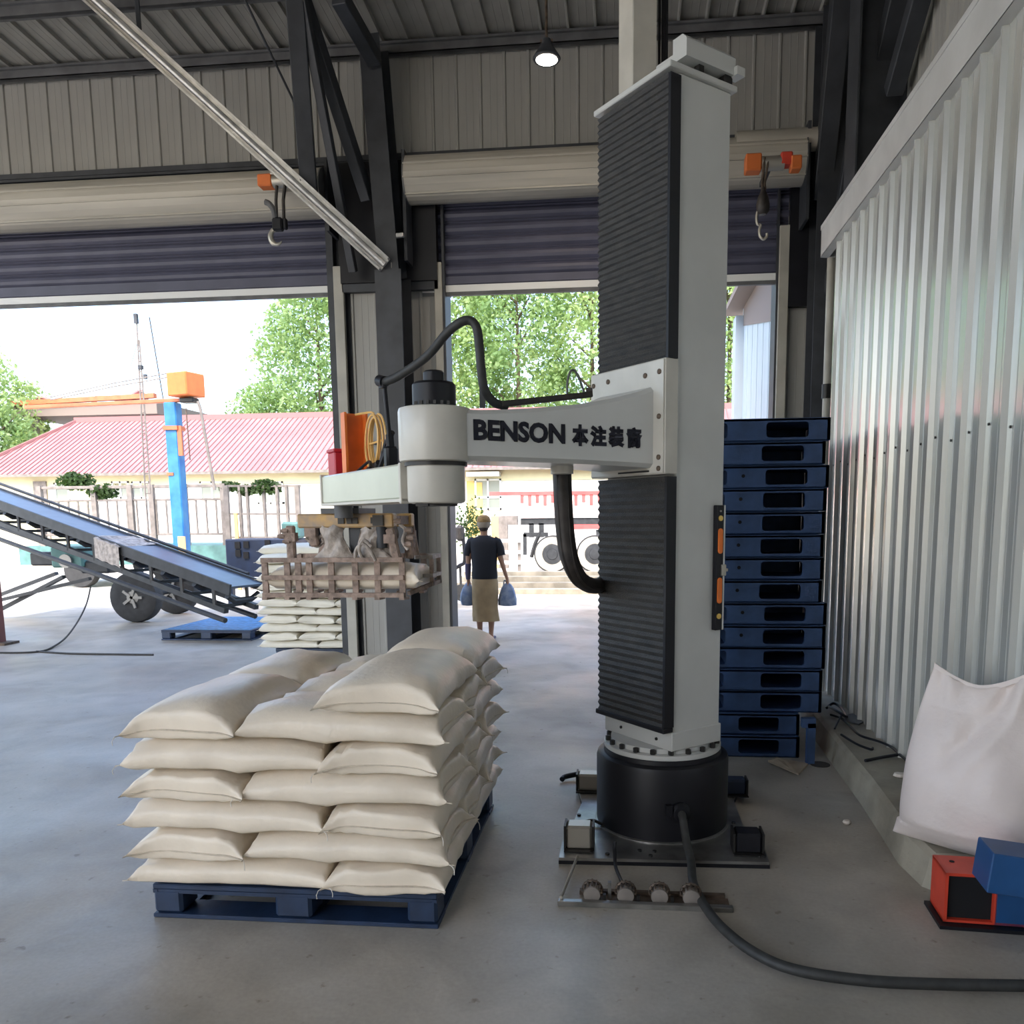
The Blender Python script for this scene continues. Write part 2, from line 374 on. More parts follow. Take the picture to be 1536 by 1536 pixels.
# dark shutter end plates, and black boxes standing in for motors and their shadows
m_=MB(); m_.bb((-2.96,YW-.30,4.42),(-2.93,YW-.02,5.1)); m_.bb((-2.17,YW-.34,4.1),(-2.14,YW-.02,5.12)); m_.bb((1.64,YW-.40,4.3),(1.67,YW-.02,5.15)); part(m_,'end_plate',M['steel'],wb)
m_=MB(); m_.bb((-2.9,YW-.12,3.97),(-1.9,YW-.03,5.12)); part(m_,'motor_shade_box',M['black'],wb)
m_=MB(); m_.bb((1.56,YW-.10,3.6),(2.0,YW-.03,5.12)); part(m_,'motor_shade_box',M['black'],wb)
m_=MB(); m_.bb((-2.32,YW-.42,3.98),(-2.25,YW-.40,4.14)); m_.cyl((-2.27,YW-.44,4.0),(-2.27,YW-.44,4.05),.018,8); m_.cyl((-2.24,YW-.42,3.80),(-2.22,YW-.42,3.80),.012,8); part(m_,'junction_plate',M['zinc'],wb)

# --- roller shutters
def shutter(name, x0, x1, ybar, zc, rad, zbot, lab):
    r=root_at(name,None,None,(0,0,0),kind='structure')
    # hood: curved casing of four faceted sheets
    n=6; prof=[]
    for k in range(17):
        a=math.pi*(-.62+1.12*k/16); prof.append((math.cos(a+math.pi)*1,math.sin(a)*1))
    mb=MB(); ring=[]
    for k in range(25):
        a=2*math.pi*k/24; rr=rad*(1+.018*(k%4==0)); ring.append(Vector((0,math.cos(a)*rr,math.sin(a)*rr)))
    mb.prism([Vector((x0,YW-ybar,zc))+p for p in ring[:-1]],(x1-x0,0,0)); h=part(mb,'hood',M['barrel'],r)
    mb=MB()
    for a in (2.75,3.35,4.05):
        mb.bar((x0-.004,YW-ybar+math.cos(a)*rad*1.0,zc+math.sin(a)*rad),(x1+.004,YW-ybar+math.cos(a)*rad,zc+math.sin(a)*rad),.02,.014)
    sub(mb,'seam',M['barrel'],h)
    mb=MB(); mb.cyl((x0-.012,YW-ybar,zc),(x0,YW-ybar,zc),rad*1.03,24); mb.cyl((x1,YW-ybar,zc),(x1+.012,YW-ybar,zc),rad*1.03,24); part(mb,'end_cap',M['steel2'],r)
    # slats
    z=zc-rad*.2; xa,xb=x0-.02,x1+.02; p=.135
    src=MB(); src.sheet([Vector((0,-.0,-p)),Vector((0,.012,-p+.012)),Vector((0,-.012,-p*.72)),Vector((0,-.02,-p*.5)),Vector((0,-.012,-p*.28)),Vector((0,.012,-.012)),Vector((0,0,0))],(x1-x0-.12,0,0))
    k=0; first=None
    while z-p>zbot+.13:
        if first is None: first=src.build('slat',M['slat'],r); o=first
        else: o=first.copy(); C.objects.link(o)
        o.location=(x0+.06,YW+.0,z); z-=p; k+=1
    mb=MB(); mb.bb((x0+.06,YW-.012,zbot+.095),(x1-.06,YW+.01,z+.01)); mb.bar((x0+.06,YW-.015,zbot+.12),(x1-.06,YW-.015,zbot+.12),.02,.02)
    part(mb,'lower_slat',M['slat'],r)
    mb=MB(); mb.bb((x0+.05,YW-.02,zbot+.035),(x1-.05,YW+.03,zbot+.10)); part(mb,'bottom_bar',M['frame'],r)
    mb=MB(); mb.bb((x0+.05,YW-.015,zbot),(x1-.05,YW+.025,zbot+.035)); part(mb,'bottom_seal',M['steel2'],r)
    return r
shutter('door_1',-9.25,-2.98,.22,4.80,.225,3.88,'')
shutter('door_2',-2.13,1.63,.24,4.87,.215,3.84,'')
m_=MB(); m_.cyl((1.0,YW-.32,5.02),(1.74,YW-.32,5.02),.10,20); d2=bpy.data.objects['door_2']; part(m_,'motor_housing',M['barrel'],d2)

# --- ceiling
ce=thing('ceiling',None,None,kind='structure')
up=Vector((0,-1,SL)).normalized()
mb=MB(); mb.sheet([Vector((a,0,-b*1.2)) for a,b in rib_profile(.26,.03)], up*15.6); first=mb.build('panel',M['panel'],ce); first.location=(-10.2,YW+.15,ROOFZ-.01)
for i in range(1,48):
    o=first.copy(); C.objects.link(o); o.location=(-10.2+.26*i,YW+.15,ROOFZ-.01)
m_=MB(); m_.prism([(-10.3,YW+.28,ROOFZ+.06),(-10.3,-7.1,roofz(-7.1)+.10),(-10.3,-7.1,roofz(-7.1)+.02),(-10.3,YW+.28,ROOFZ+.01)],(XR+10.45,0,0)); part(m_,'roof_deck',M['steel2'],ce)
pm=MB(); pm.bb((-10.2,-.03,-.10),(XR,.02,0)); pm.bb((-10.2,-.03,-.10),(XR,.05,-.09)); pm.bb((-10.2,-.06,-.02),(XR,.03,0))
pf=None
for i,y in enumerate([YW-.1,7.42]+[6.4-1.1*k for k in range(12)]):
    if pf is None: pf=pm.build('purlin',M['steel2'],ce); o=pf
    else: o=pf.copy(); C.objects.link(o)
    o.location=(0,y,roofz(y)-.035)
# --- right wall of the hall
wr=thing('wall_right',None,None,kind='structure')
clad(wr,'panel',(XR,YW,0),(0,-1,0),(-1,0,0),ROOFZ+.1,64,m=M['panel'])
m_=MB(); m_.bb((XR+.01,-7,0),(XR+.12,YW+.2,ROOFZ+.2)); part(m_,'backing',M['steel'],wr)
m_=MB(); m_.bb((XR-.14,-6.9,3.95),(XR-.04,YW-.3,4.06)); part(m_,'girt',M['steel'],wr)
wl=thing('wall_left',None,None,kind='structure')
clad(wl,'panel',(-10.15,YW,0),(0,-1,0),(1,0,0),ROOFZ+.1,6,m=M['panel'])
m_=MB(); m_.bb((-10.3,7.0,0),(-10.17,YW+.2,ROOFZ+.3)); part(m_,'backing',M['steel'],wl)
m_=MB(); m_.bb((-10.3,-7,5.9),(-10.17,7.0,ROOFZ+.9)); part(m_,'lintel',M['steel'],wl)

wf=thing('wall_front_unseen',None,None,kind='structure')  # unseen wall added behind the camera, opening shaped to limit rear light
m_=MB(); m_.bb((-10.2,-7.1,0),(-9.9,-7,6.9)); m_.bb((-3.9,-7.1,0),(XR+.1,-7,6.9)); m_.bb((-9.9,-7.1,6.3),(-3.9,-7,6.9)); part(m_,'cladding',M['panel'],wf)
# --- steel frame: columns and braces, all separate members
def hbeam(mb,p,q,w,h,t=.014,up=(0,1,0)):
    p=Vector(p);q=Vector(q);Z=(q-p).normalized();u=Vector(up);X=u.cross(Z).normalized();Y=Z.cross(X);c=(p+q)/2;L=(q-p).length
    mb.box(c+Y*h/2,(w,t,L),(X,Y,Z)); mb.box(c-Y*h/2,(w,t,L),(X,Y,Z)); mb.box(c,(t,h,L),(X,Y,Z)); return mb
sf=thing('steel_frame',None,None,kind='structure')
mb=MB(); hbeam(mb,(-2.30,YW-.30,0),(-2.30,YW-.30,3.98),.26,.36); part(mb,'column',M['steel'],sf)
mb=MB(); hbeam(mb,(-2.30,YW-.30,3.98),(-2.42,YW-.30,6.1),.20,.30); part(mb,'column',M['steel'],sf)
mb=MB(); hbeam(mb,(XR-.18,6.6,0),(XR-.18,6.6,6.3),.30,.34,up=(1,0,0)); part(mb,'column',M['steel'],sf)
mb=MB(); hbeam(mb,(XR-.16,YW-.25,0),(XR-.16,YW-.25,6.1),.24,.30); part(mb,'column',M['steel'],sf)
mb=MB(); hbeam(mb,(XR-.16,3.2,3.9),(XR-.16,3.2,6.3),.24,.30); part(mb,'column',M['steel'],sf)
def brace(name,p,q,w,m,h=None): 
    mb=MB(); mb.bar(p,q,w,h or w,bev=.006); return part(mb,name,m,sf)
a0=at(105,-34,7.05); a1=at(578,398,7.9)
# bright channel: two flanges and a web
mb=MB(); dv=(a1-a0).normalized(); nrm=Vector((0,-1,0)); sd=dv.cross(nrm).normalized()
mb.box((a0+a1)/2,(.15,.012,(a1-a0).length),(sd,nrm,dv)); 
mb.box((a0+a1)/2+sd*.066+nrm*.025,(.018,.06,(a1-a0).length),(sd,nrm,dv)); mb.box((a0+a1)/2-sd*.066+nrm*.025,(.018,.06,(a1-a0).length),(sd,nrm,dv)); mb.tube([a0+nrm*.02,a1+nrm*.02],.030,10)
part(mb,'brace',M['tube'],sf,'bright bare steel diagonal brace')
brace('brace',at(442,-8,7.2),at(464,290,7.75),.15,M['steel'],.13)
brace('brace',at(452,-8,7.2),at(530,408,8.1),.075,M['steel'])
brace('brace',at(508,-5,7.2),at(562,90,7.9),.13,M['steel'])
brace('brace',at(452,-8,7.3),at(552,300,8.1),.11,M['steel'])
brace('brace',at(365,-5,7.3),at(442,155,8.0),.02,M['steel'])
brace('brace',at(205,-5,7.2),at(209,45,7.3),.04,M['steel'])
brace('brace',at(1262,-5,7.6),at(1232,300,8.15),.16,M['steel'])
brace('brace',Vector((XR-.12,8.1,3.6)),Vector((XR-.12,5.2,6.3)),.14,M['steel'])
brace('brace',Vector((XR-.10,7.9,4.2)),Vector((XR-.10,6.7,6.2)),.10,M['steel'])
brace('brace',Vector((XR-.12,6.4,4.6)),Vector((XR-.12,4.0,6.3)),.12,M['steel'])
brace('brace',Vector((-2.38,YW-.4,4.3)),Vector((-2.14,YW-.45,4.3)),.04,M['tube'])

# --- partition wall standing on a kerb
XP=1.64; KZ=.16
pw=thing('wall_right_partition',None,None,kind='structure')
pw.name='wall_partition'
cl=clad(pw,'panel',(XP,6.72,.02),(0,-1,0),(-1,0,0),3.68,43,w=.212,m=M['gloss'],dep=.026)
m_=MB(); m_.bb((XP+.012,-2.4,.02),(XP+.03,6.72,3.70)); part(m_,'backing',M['trim'],pw)
m_=MB()
for i in range(43):
    for z in (1.98,):
        y=6.72-.212*i-.12+.05; m_.cyl((XP-.001,y,z+.02*math.sin(i*2.1)),(XP-.006,y,z+.02*math.sin(i*2.1)),.007,6)
part(m_,'screw',M['bolt'],pw)['kind']='stuff'
m_=MB()   # bent flashing cap
m_.prism([(1.585,-2.4,3.69),(1.591,-2.4,3.69),(1.591,-2.4,3.925),(1.86,-2.4,3.93),(1.86,-2.4,3.936),(1.585,-2.4,3.93)],(0,9.5,0))
m_.prism([(1.585,-2.4,3.69),(1.65,-2.4,3.685),(1.65,-2.4,3.69),(1.585,-2.4,3.696)],(0,9.5,0))
m_.prism([(1.58,-2.4,3.90),(1.585,-2.4,3.90),(1.59,-2.4,3.935),(1.58,-2.4,3.935)],(0,9.5,0))
m_.bb((1.585,7.09,3.69),(1.86,7.1,3.93))
tr=m_.build('trim_1',M['trim']); tr['kind']='structure'
m_=MB()
kp=[(1.37,6.6,1),(1.37,5.7,1),(1.345,5.0,1),(1.325,4.4,1),(1.30,4.0,1),(1.275,3.65,1),(1.30,3.42,.95),(1.36,3.34,.5),(1.40,3.28,.01)]
n=len(kp); vs=[];fs=[]
for x,y,hh in kp: vs+= [(x-.022,y,0),(x-.008,y,.06*hh),(x+.005,y,.14*hh),(x+.03,y,KZ*hh),(XR,y,KZ*hh)]
for i in range(n-1):
    for k in range(4): fs.append((i*5+k,i*5+k+1,(i+1)*5+k+1,(i+1)*5+k))
fs.append((0,1,2,3,4)); m_.add(vs,fs,False)
kb=m_.build('trim_2',M['kerb']); kb['kind']='structure'

# downpipe in the corner
r=root_at('downpipe','thin greyish downpipe in the dark corner beside the glossy partition','pipe',(1.745,7.4,0))
m_=MB(); m_.cyl((1.745,7.4,0),(1.745,7.4,4.1),.035,12); part(m_,'pipe',M['strip'],r)
m_=MB(); m_.cyl((1.745,7.4,2.6),(1.745,7.4,2.72),.045,12); m_.bb((1.725,7.4,2.62),(1.765,7.5,2.66)); part(m_,'clamp',M['bolt'],r)


# ============================================================= PALLETIZING ROBOT
RCn=Vector((.19,4.05,0)); NO=Vector((-.768,-.640,0)); UU=Vector((-.640,.768,0)); ZZ=Vector((0,0,1)); LAX=(NO,UU,ZZ)
def L(a,b,z): return RCn+NO*a+UU*b+ZZ*z
def lbox(mb,a0,a1,b0,b1,z0,z1,bev=0): return mb.box(L((a0+a1)/2,(b0+b1)/2,(z0+z1)/2),(a1-a0,b1-b0,z1-z0),LAX,bev)
rb=root_at('palletizing_robot','tall light grey palletizing robot column with black bellows and a lettered swing arm','robot',RCn)
# base plate with ragged waisted sides
m_=MB(); bp=[gp(838,1297),gp(1152,1303),gp(1135,1225),gp(1120,1180),gp(865,1170),gp(860,1225)]
poly=[Vector((-.303,3.52,0)),Vector((.655,3.545,0)),Vector((.66,3.70,0)),Vector((.60,3.95,0)),Vector((.60,4.35,0)),Vector((.69,4.67,0)),Vector((-.285,4.70,0)),Vector((-.28,4.55,0)),Vector((-.235,4.25,0)),Vector((-.27,3.9,0)),Vector((-.30,3.7,0))]
m_.prism([p+ZZ*.018 for p in poly],(0,0,.014)); bpl=part(m_,'base_plate',M['plate'],rb)
m_=MB(); m_.prism([Vector((p.x*1.004-.0,p.y,0)) for p in poly],(0,0,.017)); sub(m_,'rubber_mat',M['black'],bpl)
# four corner blocks on the plate
def corner_block(cx,cy,w,d,h,m,ml=None,rz=0):
    mb=MB(); ax=(Vector((math.cos(rz),math.sin(rz),0)),Vector((-math.sin(rz),math.cos(rz),0)),ZZ)
    mb.box((cx,cy,.032+h/2),(w,d,h),ax,.012)
    o=sub(mb,'corner_block',m,bpl)
    if ml: o['label']=ml
    mb=MB(); mb.box((cx,cy,.032+h*.45),(w+.012,.012,h*.9),ax); mb.box(Vector((cx,cy,.032+h*.5))+ax[0]*(w/2+.004),(.010,d*1.02,h*1.02),ax); mb.box(Vector((cx,cy,.032+h*.5))-ax[0]*(w/2+.004),(.010,d*1.02,h*1.02),ax); mb.box(Vector((cx,cy,.036))-ax[1]*(d/2+.015),(w*1.1,.035,.006),ax)
    sub(mb,'clamp_frame',M['bolt'],bpl)
corner_block(-.215,3.66,.125,.10,.115,M['zinc'],'bright zinc block')
corner_block(.575,3.68,.125,.11,.095,M['black'])
corner_block(-.19,4.47,.16,.10,.10,M['zinc'],'bright zinc block')
corner_block(.60,4.46,.16,.09,.09,M['navy'],'blue roller block')
m_=MB()
for x,y in ((-.08,3.57),(.12,3.565),(.07,3.62),(.14,3.615),(.62,3.60),(.555,4.0),(-.24,4.05)): m_.cyl((x,y,.030),(x,y,.040),.010,8)
sub(m_,'plate_bolt',M['bolt'],bpl)
m_=MB(); m_.tube(smooth_path([(-.20,3.95,.04),(-.16,3.93,.055),(-.11,3.90,.045),(-.09,3.89,.04)],4),.008,6); sub(m_,'chain',M['bolt'],bpl)
# drum
m_=MB(); m_.lathe(RCn,[(.30,.032),(.334,.034),(.336,.05),(.336,.375),(.330,.395),(.312,.405),(.300,.405),(.298,.425),(.29,.43)],64); dr=part(m_,'base_drum',M['black'],rb)
m_=MB(); m_.lathe(RCn,[(.345,.031),(.345,.037),(.334,.041)],64); sub(m_,'weld_ring',M['plate'],dr)
hp=gp(1016,1232,.12); hp=Vector((.262,3.722,.19)); hd=(hp-Vector((RCn.x,RCn.y,.19))).normalized()
m_=MB(); hx=hd.cross(ZZ).normalized()
m_.lathe(hp-hd*.02,[(.050,0),(.050,.035),(.036,.05),(.030,.05)],16,(hx,ZZ,hd)); m_.box(hp+hd*.02+hx*.06+ZZ*.02,(.03,.05,.03),(hx,ZZ,hd)); sub(m_,'cable_gland',M['black'],dr)
# flange ring with bolts
m_=MB(); m_.lathe(RCn,[(.285,.42),(.297,.43),(.297,.452),(.285,.455)],64); fg=part(m_,'flange_ring',M['white'],rb)
m_=MB(); m_.lathe(RCn,[(.24,.45),(.262,.452),(.262,.478),(.24,.48)],48); sub(m_,'seat_ring',M['white'],fg)
src=MB(); src.lathe((0,0,0),[(.0135,0),(.0135,.022),(.010,.024)],6,smooth=False); b0=None
for k in range(20):
    a=2*math.pi*(k+.35)/20; p=(math.cos(a)*.278,math.sin(a)*.278,.455)
    if b0 is None: b0=src.build('bolt',M['bolt'],fg); o=b0
    else: o=b0.copy(); C.objects.link(o)
    o.location=Vector((RCn.x,RCn.y,0))+Vector(p)
# column
m_=MB(); lbox(m_,-.155,.165,-.25,.25,.475,3.49,.008); col=part(m_,'column',M['white'],rb)
m_=MB(); lbox(m_,-.16,.172,-.257,.257,.478,.57,.004); sub(m_,'foot_frame',M['white'],col)
m_=MB()
for z in(.52,): m_.cyl(L(.172,-.15,z),L(.178,-.15,z),.008,8); m_.cyl(L(.172,.12,z),L(.178,.12,z),.008,8)
sub(m_,'plug',M['bolt'],col)
# top cap: thin plate, box and end cover
m_=MB(); lbox(m_,-.175,.235,-.268,.268,3.49,3.515,.004); cap=part(m_,'cap_plate',M['white'],rb)
m_=MB(); lbox(m_,-.14,.10,-.19,-.02,3.515,3.63,.006); sub(m_,'motor_cover',M['white'],cap)
m_=MB(); pts=[L(.15,-.275,3.55),L(.15,-.275,3.62),L(.15,-.25,3.645),L(.15,-.19,3.645),L(.15,-.19,3.55)]; m_.prism(pts,-NO*.30)
m_.box(L(-.165,-.265,3.565),(.05,.06,.035),LAX); sub(m_,'end_cover',M['white'],cap)
m_=MB(); m_.box(L(.04,-.24,3.535),(.03,.03,.035),LAX); m_.cyl(L(-.12,-.26,3.53),L(-.12,-.20,3.53),.028,10); m_.cyl(L(-.14,-.24,3.52),L(-.14,-.24,3.545),.02,10); sub(m_,'bracket',M['bolt'],cap)
# bellows: real accordion folds
def bellows(z0,z1,pitch,name):
    mb=MB(); n=int(round((z1-z0)/pitch)); a0,a1=.170,.222; b0,b1=-.243,.253; pts=[]
    for k in range(2*n+1):
        z=z0+(z1-z0)*k/(2*n); dd=0 if k%2==0 else -.008; pts.append((a1+dd,z,dd))
    vs=[]
    for a,z,dd in pts:
        vs+= [L(a0,b0-dd*.5,z),L(a,b0-dd*.6,z),L(a,b1+dd*.6,z),L(a0,b1+dd*.5,z)]
    fs=[]
    for i in range(len(pts)-1):
        for k in range(3): fs.append((i*4+k,i*4+k+1,(i+1)*4+k+1,(i+1)*4+k))
    fs.append((0,1,2,3)); e=(len(pts)-1)*4; fs.append((e,e+1,e+2,e+3))
    mb.add(vs,fs); return part(mb,name,M['rubber'],rb)
bu=bellows(2.295,3.475,.030,'upper_bellows'); bl=bellows(.60,1.775,.036,'lower_bellows')
m_=MB(); lbox(m_,.168,.232,-.262,.262,.575,.60,.004); sub(m_,'end_frame',M['black'],bl)
m_=MB(); lbox(m_,.166,.226,-.262,-.247,.60,1.775); sub(m_,'side_guard',M['black'],bl)
m_=MB(); lbox(m_,.166,.226,-.262,-.247,2.295,3.47); sub(m_,'side_guard',M['black'],bu)
# carriage
m_=MB(); lbox(m_,.168,.245,-.268,.275,1.785,2.292,.003); ca=part(m_,'carriage',M['white2'],rb)
m_=MB(); lbox(m_,.245,.252,-.262,.268,1.79,2.287,.002); sub(m_,'front_plate',M['white2'],ca)
src=MB(); src.lathe((0,0,0),[(.012,0),(.012,.005),(.006,.009)],10,(UU,ZZ,NO)); b0=None
for b,z in ((-.235,2.235),(-.235,2.04),(-.235,1.86),(-.235,1.81),(.245,2.235),(.245,1.86),(-.14,2.23),(.13,2.24)):
    if b0 is None: b0=src.build('bolt',M['rust'],ca); o=b0
    else: o=b0.copy(); C.objects.link(o)
    o.location=L(.252,b,z)
m_=MB(); lbox(m_,.252,.256,-.17,.05,1.797,1.805); sub(m_,'slot',M['bolt'],ca)
# arm: tapering loft from the carriage to the hub
m_=MB(); secs=[]
HUB=Vector((-.775,3.272,0)); ah=1.245; bh=.02
stations=[(.252,.205,1.815,2.175),(.32,.195,1.818,2.150),(.45,.18,1.822,2.115),(.62,.168,1.825,2.080),(.85,.155,1.826,2.050),(1.0,.148,1.826,2.035),(1.10,.142,1.826,2.028),(1.24,.12,1.826,2.028)]
vs=[];fs=[]
def arm_ring(a,h,z0,z1):
    c=.018; bc=bh*((a-.25)/1.0)+.01
    return [L(a,bc-h+c,z0),L(a,bc+h-c,z0),L(a,bc+h,z0+c),L(a,bc+h,z1-c),L(a,bc+h-c,z1),L(a,bc-h+c,z1),L(a,bc-h,z1-c),L(a,bc-h,z0+c)]
for s_ in stations: vs+=arm_ring(*s_)
for i in range(len(stations)-1):
    for k in range(8): fs.append((i*8+k,i*8+(k+1)%8,(i+1)*8+(k+1)%8,(i+1)*8+k))
fs.append(tuple(range(8))); fs.append(tuple((len(stations)-1)*8+k for k in range(8)))
m_.add(vs,fs,True); arm=part(m_,'arm',M['white'],rb)
m_=MB(); m_.lathe(HUB,[(.138,1.822),(.146,1.826),(.148,1.836),(.148,2.022),(.144,2.034),(.13,2.038)],48); hub=part(m_,'shoulder_hub',M['white2'],rb)
m_=MB(); m_.lathe(HUB,[(.128,1.806),(.128,1.824)],40); sub(m_,'seal_ring',M['bolt'],hub)
m_=MB(); m_.lathe(HUB,[(.088,2.036),(.088,2.128),(.080,2.138),(.042,2.14),(.042,2.178),(.036,2.185)],32); mo=part(m_,'servo_motor',M['black'],rb)
m_=MB()
for k in range(6):
    a=-2.3+k*.33; m_.box(HUB+Vector((math.cos(a)*.088,math.sin(a)*.088,2.052)),(.012,.012,.014))
sub(m_,'bolt',M['bolt'],mo)
# lettering on the arm's camera side
P0=L(1.06,bh*.81+.01-.146,0); P1=L(.262,.01-.207,0)
def lettering(txt,u0,u1,z0,z1,off,nm='lettering'):
    cu=bpy.data.curves.new('t','FONT'); cu.body=txt; cu.bevel_depth=off; cu.bevel_resolution=0; cu.resolution_u=3
    to=bpy.data.objects.new('t',cu); C.objects.link(to); bpy.context.view_layer.update()
    me=bpy.data.meshes.new_from_object(to.evaluated_get(bpy.context.evaluated_depsgraph_get()))
    bpy.data.objects.remove(to); n=len(me.vertices); co=np.empty(n*3); me.vertices.foreach_get('co',co); co=co.reshape(-1,3)
    lo=co.min(0);hi=co.max(0); uu=(co[:,0]-lo[0])/(hi[0]-lo[0]); vv=(co[:,1]-lo[1])/(hi[1]-lo[1])
    d=(P1-P0); T=len(stations); out=np.zeros((n,3))
    for i in range(n):
        s_=u0+(u1-u0)*uu[i]; a=1.135+(.305-1.135)*s_
        # lie on the arm's side surface: interpolate half width between stations
        for j in range(T-1):
            if stations[j][0]<=a<=stations[j+1][0]:
                f=(a-stations[j][0])/(stations[j+1][0]-stations[j][0]); h=stations[j][1]*(1-f)+stations[j+1][1]*f
        p=L(a,bh*((a-.25)/1.0)+.01-h-.003,z0+(z1-z0)*vv[i]); out[i]=p
    me.vertices.foreach_set('co',out.ravel()); me.materials.clear(); me.materials.append(M['ink']); me.update()
    o=bpy.data.objects.new(nm,me); C.objects.link(o); o.parent=arm; return o

LTZ=(1.905,1.990)
lettering('BENSON',.0,.515,LTZ[0],LTZ[1],.045)
for k,ch in enumerate('\u672c\u6ce8\u88c5\u88d4'):
    a_=.555+k*.112; lettering(ch,a_,a_+.103,LTZ[0]-.006,LTZ[1]+.002,.066)

# lower hub and forearm
m_=MB(); m_.lathe(HUB,[(.10,1.655),(.114,1.66),(.118,1.668),(.118,1.806),(.10,1.81)],40); lh=part(m_,'elbow_hub',M['white2'],rb)
m_=MB(); m_.lathe(HUB,[(.085,1.645),(.085,1.66)],30); m_.box(HUB+Vector((-.04,-.08,1.65)),(.05,.03,.012)); sub(m_,'bearing_cap',M['bolt'],lh)
FE=Vector((-1.56,4.30,0)); FW=(FE-HUB).normalized(); FS=ZZ.cross(FW).normalized()   # FS: sideways
m_=MB(); m_.box(HUB+FW*.70+ZZ*1.75,(1.15,.20,.148),(FW,FS,ZZ),.008); fa=part(m_,'forearm',M['pale'],rb)
m_=MB(); m_.box(HUB+FW*.125+ZZ*1.742,(.02,.225,.168),(FW,FS,ZZ),.003); m_.box(HUB+FW*1.28+ZZ*1.75,(.018,.215,.162),(FW,FS,ZZ),.003); sub(m_,'end_flange',M['white2'],fa)
m_=MB(); m_.box(HUB+FW*.70+ZZ*1.672,(1.17,.21,.012),(FW,FS,ZZ)); sub(m_,'bottom_plate',M['white2'],fa)
# things mounted on the forearm
def fpos(t,sd,z): return HUB+FW*t+FS*sd+ZZ*z
m_=MB(); m_.box(fpos(1.19,.02,1.88),(.12,.10,.13),(FW,FS,ZZ),.006); m_.box(fpos(1.19,.02,1.952),(.13,.11,.018),(FW,FS,ZZ),.004); part(m_,'valve_box',M['red'],rb,'red valve box')
m_=MB(); m_.box(fpos(1.03,.0,1.975),(.012,.12,.31),(FW,FS,ZZ)); m_.box(fpos(1.00,-.055,1.975),(.06,.012,.31),(FW,FS,ZZ)); m_.box(fpos(1.00,.055,1.975),(.06,.012,.31),(FW,FS,ZZ)); part(m_,'mounting_channel',M['orange'],rb,'orange channel standing on the forearm')
m_=MB()
cc=fpos(.84,-.05,1.975); ax1=FW
for k,(rx,rz,ph) in enumerate(((.098,.135,0),(.088,.127,.3),(.082,.118,.9),(.093,.130,1.7))):
    m_.tube([cc+ax1*(rx*math.cos(t+ph*.1)+.012*(k-1.5)*.6)+FS*(.010*(k-1.5))+ZZ*rz*math.sin(t) for t in np.linspace(0,2*math.pi,36,endpoint=False)],.0058,6,closed=True)
m_.tube([cc-ax1*.095+ZZ*.0,cc+ax1*.09-ZZ*.004],.005,6); m_.tube(smooth_path([cc-ZZ*.13,cc-ZZ*.155-ax1*.03,fpos(.95,-.05,1.83)],4),.0058,6)
m_.tube(smooth_path([cc+ZZ*.13,cc+ZZ*.15+ax1*.05,fpos(.98,0,2.12)],4),.0058,6)
part(m_,'air_tube_coil',M['yellow'],rb,'coil of yellow air tube')
m_=MB(); m_.tube(smooth_path([fpos(.66,0,1.83),fpos(.61,0,1.88),fpos(.56,0,1.94),fpos(.50,-.01,1.99)],5),.013,8); m_.tube(smooth_path([fpos(.60,.02,1.83),fpos(.555,.02,1.87),fpos(.53,.0,1.93)],5),.011,8)
m_.box(fpos(.50,-.0,1.87),(.05,.06,.11),(FW,FS,ZZ),.01); m_.tube(smooth_path([fpos(.92,-.02,1.83),fpos(.86,-.03,1.85),fpos(.78,-.02,1.86),fpos(.7,0,1.85),fpos(.62,.02,1.86)],5),.012,8)
m_.tube(smooth_path([fpos(.90,.03,1.83),fpos(.8,.0,1.875),fpos(.7,.03,1.84)],5),.007,6); part(m_,'connector',M['black'],rb)
# hose loop above the arm, on a thin rod
hA=at(570,571,3.62); hB=at(700,481,3.40); 
m_=MB(); rod0=fpos(.50,0,1.90); rod1=at(577,582,3.64); m_.tube([rod0,rod0*.1+rod1*.9,rod1],.010,8); m_.tube([rod0,rod0*.72+rod1*.28],.019,8); ro=part(m_,'hose_rod',M['black'],rb)
pts=[at(575,573,3.64),at(592,567,3.6),at(620,550,3.55),at(645,530,3.5),at(670,500,3.45),at(690,484,3.42),at(705,481,3.42),at(715,492,3.42),at(719,520,3.42),at(722,555,3.42),at(727,585,3.43),at(742,604,3.46),at(760,609,3.5)]
m_=MB(); m_.tube(smooth_path(pts,6),.019,12); uh=part(m_,'upper_hose',M['cable'],rb)
m_=MB(); m_.tube([at(569,571,3.66),at(577,573,3.63)],.026,14); m_.cyl(at(575,583,3.64),at(576,571,3.64),.019,10); sub(m_,'elbow_fitting',M['black'],uh)
m_=MB(); a_=at(748,607,3.48); b_=at(884,592,3.86); m_.bar(a_,b_,.055,.026,bev=.004); m_.bar(b_,b_+ZZ*.03,.03,.03); o=part(m_,'cable_duct',M['hose'],rb)
m_=MB(); m_.tube(smooth_path([at(851,597,3.8),at(851,575,3.8),at(855,558,3.8),at(862,556,3.81),at(869,568,3.82),at(876,588,3.84)],5),.0055,6); sub(m_,'thin_loop',M['steel2'],o)
m_=MB(); m_.bar(at(723,560,3.44),at(724,612,3.46),.022,.022); part(m_,'duct_post',M['steel2'],rb)
